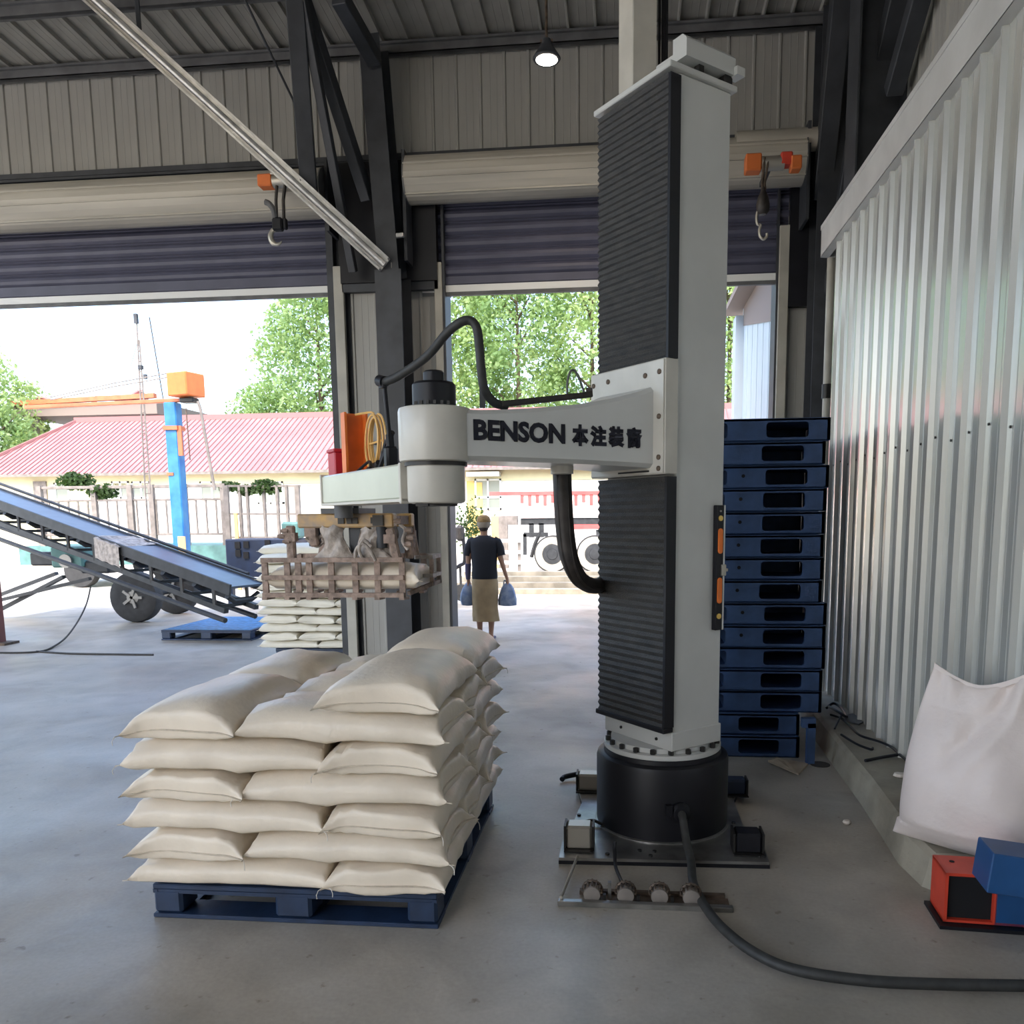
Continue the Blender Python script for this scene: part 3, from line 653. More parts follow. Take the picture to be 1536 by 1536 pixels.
# thick lower hose
m_=MB(); pts=[L(.60,.03,1.835),at(843,705,3.80),at(845,760,3.80),at(849,810,3.81),at(856,845,3.83),at(870,869,3.90),at(893,879,4.05)]+[L(.09,.31,1.27)]
sp=smooth_path(pts,7); m_.tube(sp,.040,16); lhz=part(m_,'lower_hose',M['hose'],rb)
for k in range(5):
    mb=MB(); a=2*math.pi*k/5+.4
    mb.tube([p+Vector((math.cos(a)*.036,math.sin(a)*.030,math.sin(a)*.022)) for p in sp[2:-2]],.010,6); sub(mb,'cable_strand',M['hose'],lhz)
m_=MB(); m_.cyl(L(.60,.03,1.79),L(.60,.03,1.832),.052,16); sub(m_,'collar',M['white2'],lhz)
# gripper hanging from the forearm end
GX0,GX1,GY0,GY1=-2.075,-1.245,4.40,4.93
gc=Vector((-1.62,4.62,0))
m_=MB(); m_.cyl((FE.x-.0,FE.y+.05,1.60),(FE.x,FE.y+.05,1.69),.05,14); m_.cyl((-1.62,4.62,1.60),(-1.62,4.62,1.67),.02,8); m_.box((-1.60,4.55,1.64),(.22,.3,.03)); gr=part(m_,'gripper',M['steel2'],rb,'dusty bag gripper hanging under the forearm')
def gs(mb,n,m,l=None): return sub(mb,n,m,gr,l)
m_=MB(); m_.bb((-1.86,4.42,1.545),(-1.30,4.50,1.625),.008); gs(m_,'top_beam',M['ochre'],'ochre painted beam')
m_=MB(); m_.bb((-1.86,4.80,1.545),(-1.30,4.88,1.625),.008); gs(m_,'top_beam',M['ochre'])
for x in (-1.84,-1.60,-1.34):
    m_=MB(); m_.bb((x-.025,4.44,1.56),(x+.025,4.86,1.61)); gs(m_,'cross_beam',M['dust'])
m_=MB()
for x,y in ((-1.60,4.415),(-1.55,4.415),(-1.52,4.415),(-1.41,4.415)): m_.box((x,y,1.585),(.035,.012,.035))
m_.box((-1.385,4.413,1.585),(.06,.014,.06)); gs(m_,'black_hole_plate',M['bolt'])
# basket: front and back lattice, joined by end frame
ZT,ZM,ZB=1.365,1.265,1.165
for y,yo in ((GY0,-1),(GY1,1)):
    for z in (ZT,ZM,ZB):
        m_=MB(); m_.bar((GX0,y,z),(GX1,y,z),.026,.022,up=(0,1,0)); gs(m_,'rail',M['dust'])
    for k,x in enumerate((GX0+.012,-1.93,-1.865,-1.80,-1.67,-1.53,-1.40,GX1-.012)):
        m_=MB(); z0=ZB-.02; m_.bar((x,y-.018*yo*-1*-1,z0),(x,y-.018*yo*-1*-1,ZT+.01),.034,.016,up=(0,1,0)); m_.bar((x,y-.01,z0),(x,y+.10*-yo,z0-.004),.03,.014); gs(m_,'finger_bar',M['dust'])
EX1=-1.155
for z in (ZT-.0,ZT-.11):
    m_=MB(); m_.bar((GX1,GY1,z),(EX1,GY1-.05,z),.024,.02); m_.bar((GX1,GY0+.25,z),(EX1,GY0+.30,z),.022,.02); m_.bar((EX1,GY0+.28,z),(EX1,GY1-.03,z),.026,.022); gs(m_,'end_frame',M['film'])
m_=MB(); m_.bar((EX1,GY1-.05,ZB+.03),(EX1,GY1-.05,ZT),.024); m_.bar((EX1,GY0+.30,ZB+.03),(EX1,GY0+.30,ZT),.024); m_.bar((EX1,GY0+.28,ZB+.04),(EX1,GY1-.03,ZB+.04),.024); m_.bar((GX1,GY0+.1,ZB),(EX1,GY0+.30,ZB+.04),.022); m_.bar((GX1,GY1,ZB+.02),(EX1,GY1-.05,ZB+.04),.022); gs(m_,'end_frame',M['dust'])
# hangers from beam to basket
for (x0,z0,x1,z1,y) in ((-1.90,1.56,-1.90,ZT,4.42),(-1.79,1.56,-1.77,1.44,4.45),(-1.32,1.54,-1.285,ZT,4.42),(-1.24,1.50,-1.24,ZT,4.52),(-1.86,1.56,-1.9,ZT,4.88),(-1.33,1.56,-1.3,ZT,4.88)):
    m_=MB(); m_.bar((x0,y,z0),(x1,y,z1),.05,.035,bev=.008); m_.box((x0,y-.0,(z0*2+z1)/3),(.065,.05,.05)); gs(m_,'hanger',M['dust'])
def blob(cx,cy,z0,z1,w0,w1,t,seed,nm,m):
    r=np.random.default_rng(seed); mb=MB(); n=12;mm=9; ph=r.uniform(0,6,6)
    for sgn in(1,-1):
        vs=[];fs=[]
        for i in range(n+1):
            f=i/n; w=(w0*(1-f)+w1*f)*(1-.35*math.sin(math.pi*f)); z=z1+(z0-z1)*f
            for j in range(mm+1):
                g=j/mm*2-1; vs.append((cx+w/2*g+.012*math.sin(7*f+ph[0]),cy+sgn*(t/2*(1-g*g)**.5+.008*math.sin(9*f+ph[1]+5*g)),z+.01*math.sin(6*g+ph[2])))
        for i in range(n):
            for j in range(mm): fs.append((i*(mm+1)+j,i*(mm+1)+j+1,(i+1)*(mm+1)+j+1,(i+1)*(mm+1)+j))
        mb.add(vs,fs,True)
    return gs(mb,nm,m)
blob(-1.655,4.44,1.365,1.555,.15,.24,.05,1,'film_cover',M['film']); blob(-1.44,4.44,1.365,1.545,.14,.26,.05,2,'film_cover',M['film']); blob(-1.33,4.47,1.39,1.56,.08,.12,.05,4,'film_cover',M['film'])
m_=MB(); m_.bb((-1.58,4.47,1.40),(-1.49,4.55,1.56),.01); m_.cyl((-1.375,4.44,1.43),(-1.375,4.44,1.55),.032,12); m_.cyl((-1.79,4.5,1.44),(-1.79,4.5,1.56),.035,12); gs(m_,'pneumatic_cylinder',M['steel'])
for pts in ([(-1.52,4.40,1.37),(-1.51,4.385,1.42),(-1.47,4.38,1.455),(-1.43,4.385,1.42),(-1.40,4.39,1.36)],[(-1.48,4.40,1.37),(-1.49,4.38,1.43),(-1.46,4.38,1.475),(-1.42,4.385,1.44)],[(-1.83,4.46,1.53),(-1.80,4.47,1.47),(-1.74,4.47,1.50),(-1.70,4.46,1.545)],[(-1.83,4.46,1.49),(-1.77,4.47,1.44),(-1.72,4.47,1.48),(-1.69,4.46,1.53)],[(-1.27,4.44,1.56),(-1.235,4.43,1.53),(-1.25,4.42,1.47),(-1.22,4.42,1.42)]):
    m_=MB(); m_.tube(smooth_path(pts,5),.010,7); gs(m_,'air_hose',M['film'])
for x,z in ((-1.93,1.53),(-1.95,1.50),(-1.92,1.47),(-1.21,1.53),(-1.20,1.49),(-1.215,1.45),(-1.27,1.58)):
    m_=MB(); m_.box((x,4.42,z),(.035,.035,.03),None,.006); m_.cyl((x-.02,4.40,z),(x+.02,4.40,z),.010,8); gs(m_,'pipe_fitting',M['dust'])

# square post behind the robot, running up into the roof
r=root_at('square_post','pale square steel post rising behind the robot column into the roof','post',(.065,4.78,0))
m_=MB(); ax=(Vector((.86,.5,0)),Vector((-.5,.86,0)),ZZ); m_.box((.055,4.80,3.1),(.155,.155,6.2),ax,.005); part(m_,'post_body',M['white2'],r)
m_=MB(); m_.box((.055,4.80,.01),(.24,.24,.02),ax); part(m_,'foot_plate',M['plate'],r)
m_=MB()
for k,dx in enumerate((.0,.022,.040)): m_.tube([Vector((.175+dx,4.86,.3)),Vector((.175+dx,4.86,6.3))],.009 if k!=1 else .013,6)
part(m_,'cable_bundle',M['black'],r)

# spirit level held on the column's right face
lv=root_at('spirit_level','black spirit level with orange grips held upright on the robot column edge','level',L(-.155,-.25,1.35))
def C3(t,o,z): return L(.165,-.25,0)-NO*t-UU*o+ZZ*z      # t along the right face, o out of it
m_=MB(); m_.box(C3(.27,.016,1.345),(.045,.028,.60),LAX,.003); part(m_,'level_body',M['black'],lv)
m_=MB(); m_.box(C3(.298,.014,1.345),(.010,.03,.60),LAX); part(m_,'level_edge',M['trim'],lv)
def capsule(t,z0,z1,hw,th,m,nm):
    mb=MB(); pts=[]
    for k in range(9): a=math.pi*k/8; pts.append((math.cos(a)*hw,z1-hw+math.sin(a)*hw))
    for k in range(9): a=math.pi+math.pi*k/8; pts.append((math.cos(a)*hw,z0+hw+math.sin(a)*hw))
    mb.prism([C3(t+p[0],.030,p[1]) for p in pts],-UU*th); return part(mb,nm,m,lv)
capsule(.268,1.415,1.535,.014,.006,M['orange'],'grip'); capsule(.268,1.175,1.30,.014,.006,M['orange'],'grip')
capsule(.268,1.57,1.596,.013,.005,M['lime'],'vial'); capsule(.268,1.10,1.126,.013,.005,M['lime'],'vial')
capsule(.268,1.612,1.622,.006,.003,M['zinc'],'hang_hole'); 
m_=MB(); m_.box(C3(.292,.030,1.335),(.028,.02,.055),LAX,.003); m_.box(C3(.31,.03,1.335),(.02,.012,.014),LAX); part(m_,'clip',M['zinc'],lv)

# ============================================================= SACKS
def sack_geo(cx,cy,Lx,Wy,along,zseam,zt,zb,seed,free_top=False,puff=.0,pinch=.10,plain=False):
    """closed pillow: along='x' or 'y' is the sewn-end direction. zt(x,y), zb(x,y): surfaces it is pressed between"""
    r=np.random.default_rng(seed); M_=26 if not plain else 14; N_=36 if not plain else 18
    L_=(Lx if along=='x' else Wy)/2; W_=(Wy if along=='x' else Lx)/2
    ne=7 if not plain else 4; e_=.8+.2*np.sin(np.linspace(0,1,ne+1)*math.pi/2)**1.0; mid=np.linspace(-.8,.8,M_-2*ne+1); us=np.concatenate([-e_[::-1][:-1],mid,e_[1:]])
    ph=r.uniform(0,6.28,12); am=r.uniform(.5,1,6)
    vs=[]
    tilt=[zseam(cx+(L_ if along=='x' else 0)*sg, cy+(L_ if along=='y' else 0)*sg) for sg in(-1,1)]
    for u in us:
        tap=(1-abs(u)**8)
        for k in range(N_):
            a=2*math.pi*k/N_; ca,sa=math.cos(a),math.sin(a)
            v=math.copysign(abs(ca)**.62,ca)
            th=abs(sa)**.62                       # 0 at the sides, 1 on top
            # outline: ends flat and wide, waist pulled in a little; corners pointed
            au=abs(u); q=max(0,(au-.8)/.2); xx=.93*au/.8 if au<.8 else .93+.035*math.sin(q*math.pi/2)
            ear=max(0,(abs(v)-.62)/.38)**2*q; xx+=.075*ear
            wv=W_*(1-.05*(1-au**4)+.0*tap)*(1+.02*ear); lu=L_*math.copysign(xx,u)
            x_=lu+ .010*math.sin(3*v+ph[0])*abs(u); y_=wv*v*(1-.03*math.sin(2.2*u+ph[1]))
            if along=='x': X,Y=cx+x_,cy+y_
            else: X,Y=cx-y_,cy+x_
            zs=zseam(X,Y); full=(1-.12*(au/.8)**5 if au<.8 else .88*math.sqrt(max(0,1-q*q)))*(1-.45*ear)
            if sa>=0: 
                z=zs+(zt(X,Y)-zs)*th*full
                if free_top: z+=puff*th*(1-v*v*.8)*max(0,1-abs(u)**2.2)
            else: z=zs-(zs-zb(X,Y))*th*full
            # gathers near the sewn ends and broad dents
            g=max(0,abs(u)-.45)/.55; wr=.015*g*(1-g*.25)*math.sin(15*v+4*math.sin(3*v+ph[2])+ph[3]*(1 if u>0 else 2))*am[0]+.006*g*math.sin(31*v+ph[8]+3*u)
            wr+=.005*math.sin(2.7*u+2.1*v+ph[4])*am[1]*(1 if sa>0 else .4)+.003*math.sin(6*u-3*v+ph[5])
            z+=wr*th*full*(1 if sa>0 else .5)
            # side bulge creases
            s2=(1-th)*tap*.007*math.sin(9*u+ph[6]+2*math.sin(4*u+ph[7]))
            if along=='x': Y+=s2*math.copysign(1,v)
            else: X-=s2*math.copysign(1,v)
            vs.append((X,Y,z))
    fs=[]
    for i in range(M_):
        for k in range(N_): fs.append((i*N_+k,i*N_+(k+1)%N_,(i+1)*N_+(k+1)%N_,(i+1)*N_+k))
    # ends
    for e in (0,M_):
        b=e*N_
        for k in range(N_//2):
            q=(b+k,b+k+1,b+(N_-k-1)%N_,b+(N_-k)%N_) if k>0 else (b,b+1,b+N_-1)
            if k==N_//2-1: q=(b+k,b+k+1,b+N_-k)
            fs.append(q if e==0 else q[::-1])
    return vs,fs,us,N_
def end_points(vs,e,N_,M_):
    b=0 if e==0 else M_*N_; return [Vector(vs[b+k]) for k in range(N_//2+1)]
def hem_geo(mb,vs,N_,M_,along,seed):
    """flat sewn flange beyond each end, slightly curled"""
    r=np.random.default_rng(seed+99)
    for e,sg in((0,-1),(1,1)):
        pts=end_points(vs,e,N_,M_); d=Vector((sg,0,0)) if along=='x' else Vector((0,sg,0)); n=len(pts); ph=r.uniform(0,6.28,3)
        a=[];
        for i,p in enumerate(pts):
            f=i/(n-1)*2-1; o=.006+.002*math.sin(5*f+ph[0])+(.012*abs(f)**8); dz=-.002-.002*math.sin(3*f+ph[1])
            for (t,zz) in ((-.004,.0022),(o,.0015+dz),(o,-.0015+dz),(-.004,-.0022)): a.append(p+d*t+ZZ*zz)
        fs=[]
        for i in range(n-1):
            for k in range(4): fs.append((i*4+k,i*4+(k+1)%4,(i+1)*4+(k+1)%4,(i+1)*4+k))
        fs+=[(0,1,2,3),tuple((n-1)*4+k for k in range(4))]; mb.add(a,fs,True)
def make_sack(cx,cy,Lx,Wy,along,zs,zt,zb,seed,label,group,m='sack',hm='hem',free=False,puff=0,plain=False,thread=True,name='grain_sack'):
    vs,fs,us,N_=sack_geo(cx,cy,Lx,Wy,along,zs,zt,zb,seed,free,puff,plain=plain); M_=len(us)-1
    mb=MB(); mb.add(vs,fs,True); z0=min(v[2] for v in vs)
    loc=(cx,cy,z0); o=mb.build(name,M[m],None,loc); tag(o,label,'sack',group)
    hb=MB(); hem_geo(hb,vs,N_,M_,along,seed)
    for q in clusters(hb): h=q.build('hem',M[hm],o,loc); h.location=(0,0,0)
    if thread:
        r=np.random.default_rng(seed+5); tb=MB()
        for e in(0,1):
            if r.random()<.6:
                p=end_points(vs,e,N_,M_)[0 if r.random()<.5 else -1]; d=Vector(((1 if e else -1),0,0)) if along=='x' else Vector((0,(1 if e else -1),0))
                sd=Vector((p.x-cx,p.y-cy,0)).normalized()
                tb.tube([p,p+sd*.015+ZZ*-.004,p+sd*.024+Vector((0,0,-.018)),p+sd*.022+Vector((0,0,-.034))],.0016,5)
        if tb.v:
            for q in clusters(tb): t=q.build('thread',M['thread'],o,loc); t.location=(0,0,0)
    return o
def pallet(name,label,group,cx,cy,w,d,h,m,op=None,nb=3,rz=0,z=0,cat='pallet',dark=True):
    """plastic pallet: deck boards, stringer blocks, bottom rails; w along x"""
    r=root_at(name,label,cat,(cx,cy,z),group); r.rotation_euler=(0,0,rz)
    mt_=m; m='bluep' if m=='blueglare' else m
    def pp(mb,n,mm=m):
        o=mb.build(n,M[mm],r); o.location=(0,0,0); return o
    dk=.022; bt=.018
    mb=MB(); mb.bb((-w/2,-d/2,h-dk),(w/2,d/2,h),.004); dkk=pp(mb,'deck')
    mb=MB(); 
    for i in range(int(d/.1)): mb.bb((-w/2+.03,-d/2+.03+i*.1,h),(w/2-.03,-d/2+.11+i*.1,h+.004))
    pp(mb,'deck_rib',mt_)
    bw=op or [.13,.36,.15,.36]   # block, opening, centre block widths
    b0,o1,bc=bw[0],bw[1],bw[2]
    xs=[(-w/2,-w/2+b0),(-bc/2,bc/2),(w/2-b0,w/2)]
    ds=[(-d/2,-d/2+.13),(-.075,.075),(d/2-.13,d/2)]
    src=None
    for (x0,x1) in xs:
        for (y0,y1) in ds:
            mb=MB(); mb.bb((x0,y0,bt),(x1,y1,h-dk),.012); pp(mb,'block')
    # shallow skirt under the deck edge and rails on the floor
    mb=MB(); mb.bb((-w/2,-d/2+.002,h-dk-.016),(w/2,-d/2+.02,h-dk)); mb.bb((-w/2,d/2-.02,h-dk-.016),(w/2,d/2-.002,h-dk)); mb.bb((-w/2+.002,-d/2,h-dk-.012),(-w/2+.02,d/2,h-dk)); mb.bb((w/2-.02,-d/2,h-dk-.012),(w/2-.002,d/2,h-dk)); pp(mb,'skirt')
    for (y0,y1) in ((-d/2-.004,-d/2+.13),(-.06,.06),(d/2-.13,d/2+.004)):
        mb=MB(); mb.bb((-w/2-.004,y0,0),(w/2+.004,y1,bt),.004); pp(mb,'bottom_board')
    for (x0,x1) in xs:
        mb=MB(); mb.bb((x0,-d/2,.001),(x1,d/2,bt-.001)); pp(mb,'bottom_board')
    return r
def stack(X0,X1,Y0,Y1,zbase,t,layers,Lb,seed,group,desc,top=None,m='sack',hm='hem',plain=False,flip=0,droop=.022,brick=False):
    """interlocked five-sack layers. Even layers: three sacks across on the right"""
    Wx=X1-X0; Wd=Y1-Y0; Sx=Wx-Lb
    def edge(x,y):     # 0 inside, 1 at the rim
        dx=max(0,abs(x-(X0+X1)/2)/(Wx/2)-.72)/.28; dy=max(0,abs(y-(Y0+Y1)/2)/(Wd/2)-.78)/.22
        return min(1.3,math.hypot(dx,dy))
    rr=np.random.default_rng(seed); pf=rr.uniform(0,6.28,(40,3))
    def H(k):
        left_long=((k-1+flip)%2==0)       # layer beneath interface k is layer k
        split=X0+Lb if left_long else X1-Lb
        if brick: split=1e3
        def f(x,y):
            if k==0: return zbase
            z=zbase+k*t
            z-=.020*math.exp(-((x-split)/.06)**2)
            rows3 = (x<split) if left_long else (x>split)
            if rows3: ys=[Y0+Wd/3,Y0+2*Wd/3]
            else: ys=[Y0+Wd/2]
            for yy in ys: z-=.016*math.exp(-((y-yy)/.05)**2)
            z-=droop*.75*edge(x,y)**2*min(1,k*.6)
            z+=.006*math.sin(4*x+3*y+pf[k%40][0])
            return z
        return f
    n=0; words=['bottom','second','third','fourth','fifth','sixth','seventh','eighth','ninth','tenth','eleventh','twelfth','thirteenth']
    for k in range(1,layers+1):
        hb,ht=H(k-1),H(k); left_long=((k-1+flip)%2==0)
        def zs(x,y,k=k,hb=hb,ht=ht): return hb(x,y)*.58+ht(x,y)*.42-droop*.12*edge(x,y)
        rows=[]
        if left_long:
            for j in range(3): rows.append((X0+Lb/2,Y0+Wd*(j+.5)/3,Lb,Wd/3,'x','left',['front','middle','back'][j]))
            for j in range(2): rows.append((X1-Sx/2,Y0+Wd*(j+.5)/2,Sx,Wd/2,'y','right',['front','back'][j]))
        else:
            for j in range(2): rows.append((X0+Sx/2,Y0+Wd*(j+.5)/2,Sx,Wd/2,'y','left',['front','back'][j]))
            for j in range(3): rows.append((X1-Lb/2,Y0+Wd*(j+.5)/3,Lb,Wd/3,'x','right',['front','middle','back'][j]))
        if brick:      # three sacks end-on across the front, then two lengthwise
            rows=[]; dp=['front','middle','back']
            if left_long:
                for j in range(2):
                    for i in range(3): rows.append((X0+Wx*(i+.5)/3,Y0+Wd*(j+.5)/2,Wx/3,Wd/2,'y',['left','centre','right'][i],['front','back'][j]))
            else:
                for j in range(3):
                    for i in range(2): rows.append((X0+Wx*(i+.5)/2,Y0+Wd*(j+.5)/3,Wx/2,Wd/3,'x',['left','right'][i],dp[j]))
        for (x,y,lx,wy,al,side,pos) in rows:
            free=(k==layers)
            if top and k==layers and not top(side,pos): continue
            n+=1; jx,jy=rr.uniform(-.004,.004,2); covered=not free
            if top and k==layers-1 and side=='left': free=True
            ln='lengthwise' if al=='x' else 'end-on'
            lab=f"{desc}, {words[k-1]} layer, {side} {pos} sack"
            if free: lab=f"{desc}, uncovered puffy {side} {pos} sack of {words[k-1]} layer"
            if k==layers and top: lab=f"{desc}, topmost {side} {pos} sack"
            make_sack(x+jx,y+jy,lx*1.005,wy*1.0,al,zs,ht,hb,seed*100+n,lab,group,m,hm,free,.028 if free else 0,plain,thread=not plain)
    return n
pallet('pallet','navy plastic pallet under the big sack stack in the foreground','foreground',(-1.896-.73)/2,3.56,1.17,1.33,.142,'bluep',[.12,.37,.15])
bpy.data.objects['pallet'].__delitem__('group')
stack(-1.945,-.685,2.84,4.28,.146,.122,7,.79,3,'sacks of the foreground stack','beige sack of foreground stack',top=lambda s_,p_: s_=='right')
# second stack, at the door
pallet('pallet','navy plastic pallet under the paler sack stack near the conveyor',None,-3.43,9.24,1.1,1.12,.13,'bluep')
stack(-4.13,-2.79,8.62,9.9,.132,.096,11,.86,11,'sacks of the stack near the conveyor','pale sack of stack near conveyor',m='sack2',hm='sack2',plain=True,flip=1,droop=.012,top=None,brick=True)
# extra sacks heaped on that stack
zt0=.132+11*.096
for i,(x,y,rzz,zz) in enumerate(((-3.75,9.0,0,0),(-3.1,9.1,0,.02),(-3.6,9.5,0,0))):
    make_sack(x,y,.80 if i!=1 else .5,.46 if i!=1 else .8,'x' if i!=1 else 'y',lambda X,Y,z=zt0: z+.045,lambda X,Y,z=zt0: z+.105,lambda X,Y,z=zt0: z-.005,900+i,['pale loose sack at left front on top of stack near conveyor','pale loose sack at right front on top of stack near conveyor','pale loose sack at back on top of stack near conveyor'][i],'sacks of the stack near the conveyor','sack2','sack2',True,.03,True,False)
# sack held in the gripper
make_sack(-1.62,4.64,.88,.46,'x',lambda x,y:1.245,lambda x,y:1.325,lambda x,y:1.185,777,'beige sack held inside the hanging gripper basket',None,'sack','hem',True,.03,False,False)

# flat pallets outside
pallet('pallet','empty navy pallet, deck painted bright blue as sky glare, lying flat beside the conveyor',None,-5.55,10.75,1.25,1.45,.14,'blueglare')
pallet('pallet','navy pallet standing behind the pale sack stack',None,-4.30,10.95,.95,1.2,.15,'bluep')

# tall stack of pallets beside the robot
hts=[.147]*15
zc=0; words=['bottom','second','third','fourth','fifth','sixth','seventh','eighth','ninth','tenth','eleventh','twelfth','thirteenth','fourteenth','top']
def box_pallet(label,cx,cy,w,d,h,z,m,dots=False,rz=0):
    """closed sided plastic pallet with rounded fork openings cut in the faces"""
    r=root_at('pallet',label,'pallet',(cx,cy,z),'stacked blue pallets beside the robot'); r.rotation_euler=(0,0,rz)
    def pp(mb,n,mm=m):
        o=mb.build(n,M[mm],r); o.location=(0,0,0); return o
    mb=MB(); mb.bb((-w/2,-d/2,h-.022),(w/2,d/2,h-.003),.004); mb.bb((-w/2-.0,-d/2,0),(w/2,d/2,.012),.004); pp(mb,'deck')
    # four faces with two rounded openings each
    def face(mb,half,fw,ax,nr):
        b,o_=.13,.265; zc0,zc1=.024,h-.028; cxs=[-fw/2+b+o_/2,fw/2-b-o_/2]; thk=.02
        A=Vector(ax);Nn=Vector(nr)
        def q(x0,x1,z0,z1): mb.box(A*((x0+x1)/2)+Nn*(half-thk/2)+ZZ*((z0+z1)/2),(x1-x0,thk,z1-z0),(A,Nn,ZZ))
        q(-fw/2,fw/2,.004,zc0); q(-fw/2,fw/2,zc1,h-.004)
        xs=[-fw/2]+[v for c in cxs for v in(c-o_/2,c+o_/2)]+[fw/2]
        for i in (0,2,4): q(xs[i],xs[i+1],zc0,zc1)
        for c in cxs:      # rounded corners
            for sx in(-1,1):
                for sz,zz in((-1,zc0),(1,zc1)):
                    cc_=A*(c+sx*o_/2)+ZZ*zz; rr=.022; pts=[cc_]
                    for j in range(5):
                        a=math.pi/2*j/4; pts.append(cc_+A*(-sx*rr*(1-math.sin(a)))+ZZ*(-sz*rr*(1-math.cos(a))))
                    mb.prism([p_+Nn*(half-thk) for p_ in pts],Nn*thk)
    mb=MB(); face(mb,d/2,w,(1,0,0),(0,-1,0)); face(mb,d/2,w,(1,0,0),(0,1,0)); face(mb,w/2,d,(0,1,0),(1,0,0)); face(mb,w/2,d,(0,1,0),(-1,0,0)); pp(mb,'side_walls')
    mb=MB(); 
    for x in (-w/2+.13+.265+.02,0,w/2-.13-.265-.02): mb.bb((x-.012,-d/2+.02,.01),(x+.012,d/2-.02,h-.02))
    mb.bb((-w/2+.03,-.03,.012),(w/2-.03,.03,h-.02))  # cross board added to block daylight through the fork openings
    pp(mb,'inner_rib_light_stop')
    if dots:
        mb=MB(); mb.cyl((-.02,-d/2-.002,h*.55),(-.02,-d/2+.004,h*.55),.012,8); pp(mb,'plug_hole','inside')
    return r
rp=np.random.default_rng(4)
for k in range(15):
    z=sum(hts[:k]); 
    if k<2: cx,cy,w_,d_=.52,5.78+.02*k,1.25,1.03
    else:
        off=[0,0,.0,-.005,.012,.0,.008,-.03,-.02,-.03,-.02,-.02,-.005,-.035,-.01][k]
        cx,cy,w_,d_=.775+off,5.90+rp.uniform(-.02,.02),1.03,1.2
    box_pallet(f"dark blue plastic pallet, {words[k]} one of the tall stack beside the robot" if k not in(0,14) else ("dark blue plastic pallet at the floor under the tall stack" if k==0 else "dark blue plastic pallet on top of the tall stack"),cx,cy,w_,d_,.147,z,'bluep2',dots=k in(5,6,7,8,9,10,11,12))
r=root_at('support_post','short dark blue post against the foot of the pallet stack','post',(1.19,5.18,0))
m_=MB(); m_.bb((1.165,5.13,0),(1.215,5.18,.27)); m_.bb((1.13,5.13,.24),(1.215,5.18,.30)); part(m_,'post_body',M['bluep2'],r)

# ============================================================= RIGHT FOREGROUND
# big white woven bag standing on the kerb, leaning back
def big_bag():
    mb=MB(); M_=90; N_=100; vs=[]; bx,by=1.52,3.58
    # width axis roughly across the view, thickness along depth
    wa=Vector((.77,-.64,0)).normalized(); ta=Vector((.64,.77,0)).normalized()
    base=Vector((1.45,3.44,.163))
    for i in range(M_+1):
        f=i/M_; z=f*.775
        wid=.275-.095*f+.030*math.sin(math.pi*f); th=(.10+.075*math.sin(min(1,f/.8)*math.pi)**.8)*(1-f**2.0)**.7*(1 if f<.999 else .02)*(.25+.75*min(1,f/.14)**.5)+.004
        if f<.10: wid=.285*(1.06-.06*(f/.10))
        for k in range(N_):
            a=2*math.pi*k/N_; ca,sa=math.cos(a),math.sin(a)
            v=math.copysign(abs(ca)**.85,ca); t=math.copysign(abs(sa)**1.05,sa)
            dip=.075*f**5*(1-abs(v)**1.6)          # top edge sags between the ears
            crease=(.034*math.exp(-(((v-.15)*.8-(f-.72)*1.6)/.16)**2)-.024*math.exp(-(((v-.40)*.8-(f-.66)*1.6)/.15)**2)+.014*math.exp(-(((v+.55)*.9+(f-.8)*1.2)/.12)**2))*min(1,max(0,(f-.42)/.2))*(1 if sa<0 else 0)
            wr=.007*math.sin(9*v+7*f)*f+.004*math.sin(23*f+3*v)*(1-f)+.004*math.sin(14*v-11*f)*f
            vs.append(base+wa*(wid*v)+ta*(th*t-(wr+crease*-1 if sa<0 else 0)*.9+.055*f)+ZZ*(z-dip))
    fs=[]
    for i in range(M_):
        for k in range(N_): fs.append((i*N_+k,i*N_+(k+1)%N_,(i+1)*N_+(k+1)%N_,(i+1)*N_+k))
    fs.append(tuple(range(N_))[::-1]); mb.add(vs,fs,True)
    r=mb.build('woven_bag',M['bigbag'],None,base); tag(r,'big pinkish white woven bag standing upright on the kerb against the glossy wall','bag')
    hb=MB(); p=[Vector(vs[M_*N_+k])-base for k in range(N_//2+1)]
    a=[]
    for q in p: a+=[q+ta*.004-ZZ*.01,q+ta*.003+ZZ*.012,q-ta*.003+ZZ*.012,q-ta*.004-ZZ*.01]
    fs=[(i*4+k,i*4+(k+1)%4,(i+1)*4+(k+1)%4,(i+1)*4+k) for i in range(len(p)-1) for k in range(4)]
    hb.add(a,fs,True); hb.build('top_hem',M['bigbag'],r)
big_bag()
# hollow red steel box on a rubber pad, blue beam lying across it
r=root_at('steel_box','hollow orange red steel box open towards the camera at the right edge','steel box',(1.27,2.97,0))
RZ=math.radians(-4); XA=Vector((math.cos(RZ),math.sin(RZ),0)); YA=Vector((-math.sin(RZ),math.cos(RZ),0)); o0=Vector((1.238,3.08,.018))
def rbx(mb,x0,x1,y0,y1,z0,z1): mb.box(o0+XA*((x0+x1)/2)+YA*((y0+y1)/2)+ZZ*((z0+z1)/2),(x1-x0,y1-y0,z1-z0),(XA,YA,ZZ))
m_=MB(); rbx(m_,0,.012,0,.17,0,.20); rbx(m_,0,.30,0,.17,.188,.20); rbx(m_,0,.30,0,.17,0,.010); rbx(m_,.178,.19,.0,.17,0,.19); part(m_,'shell',M['redsteel'],r)
m_=MB(); rbx(m_,.186,.42,0,.17,0,.185); part(m_,'blue_block',M['bluesteel'],r,'dark blue end block')
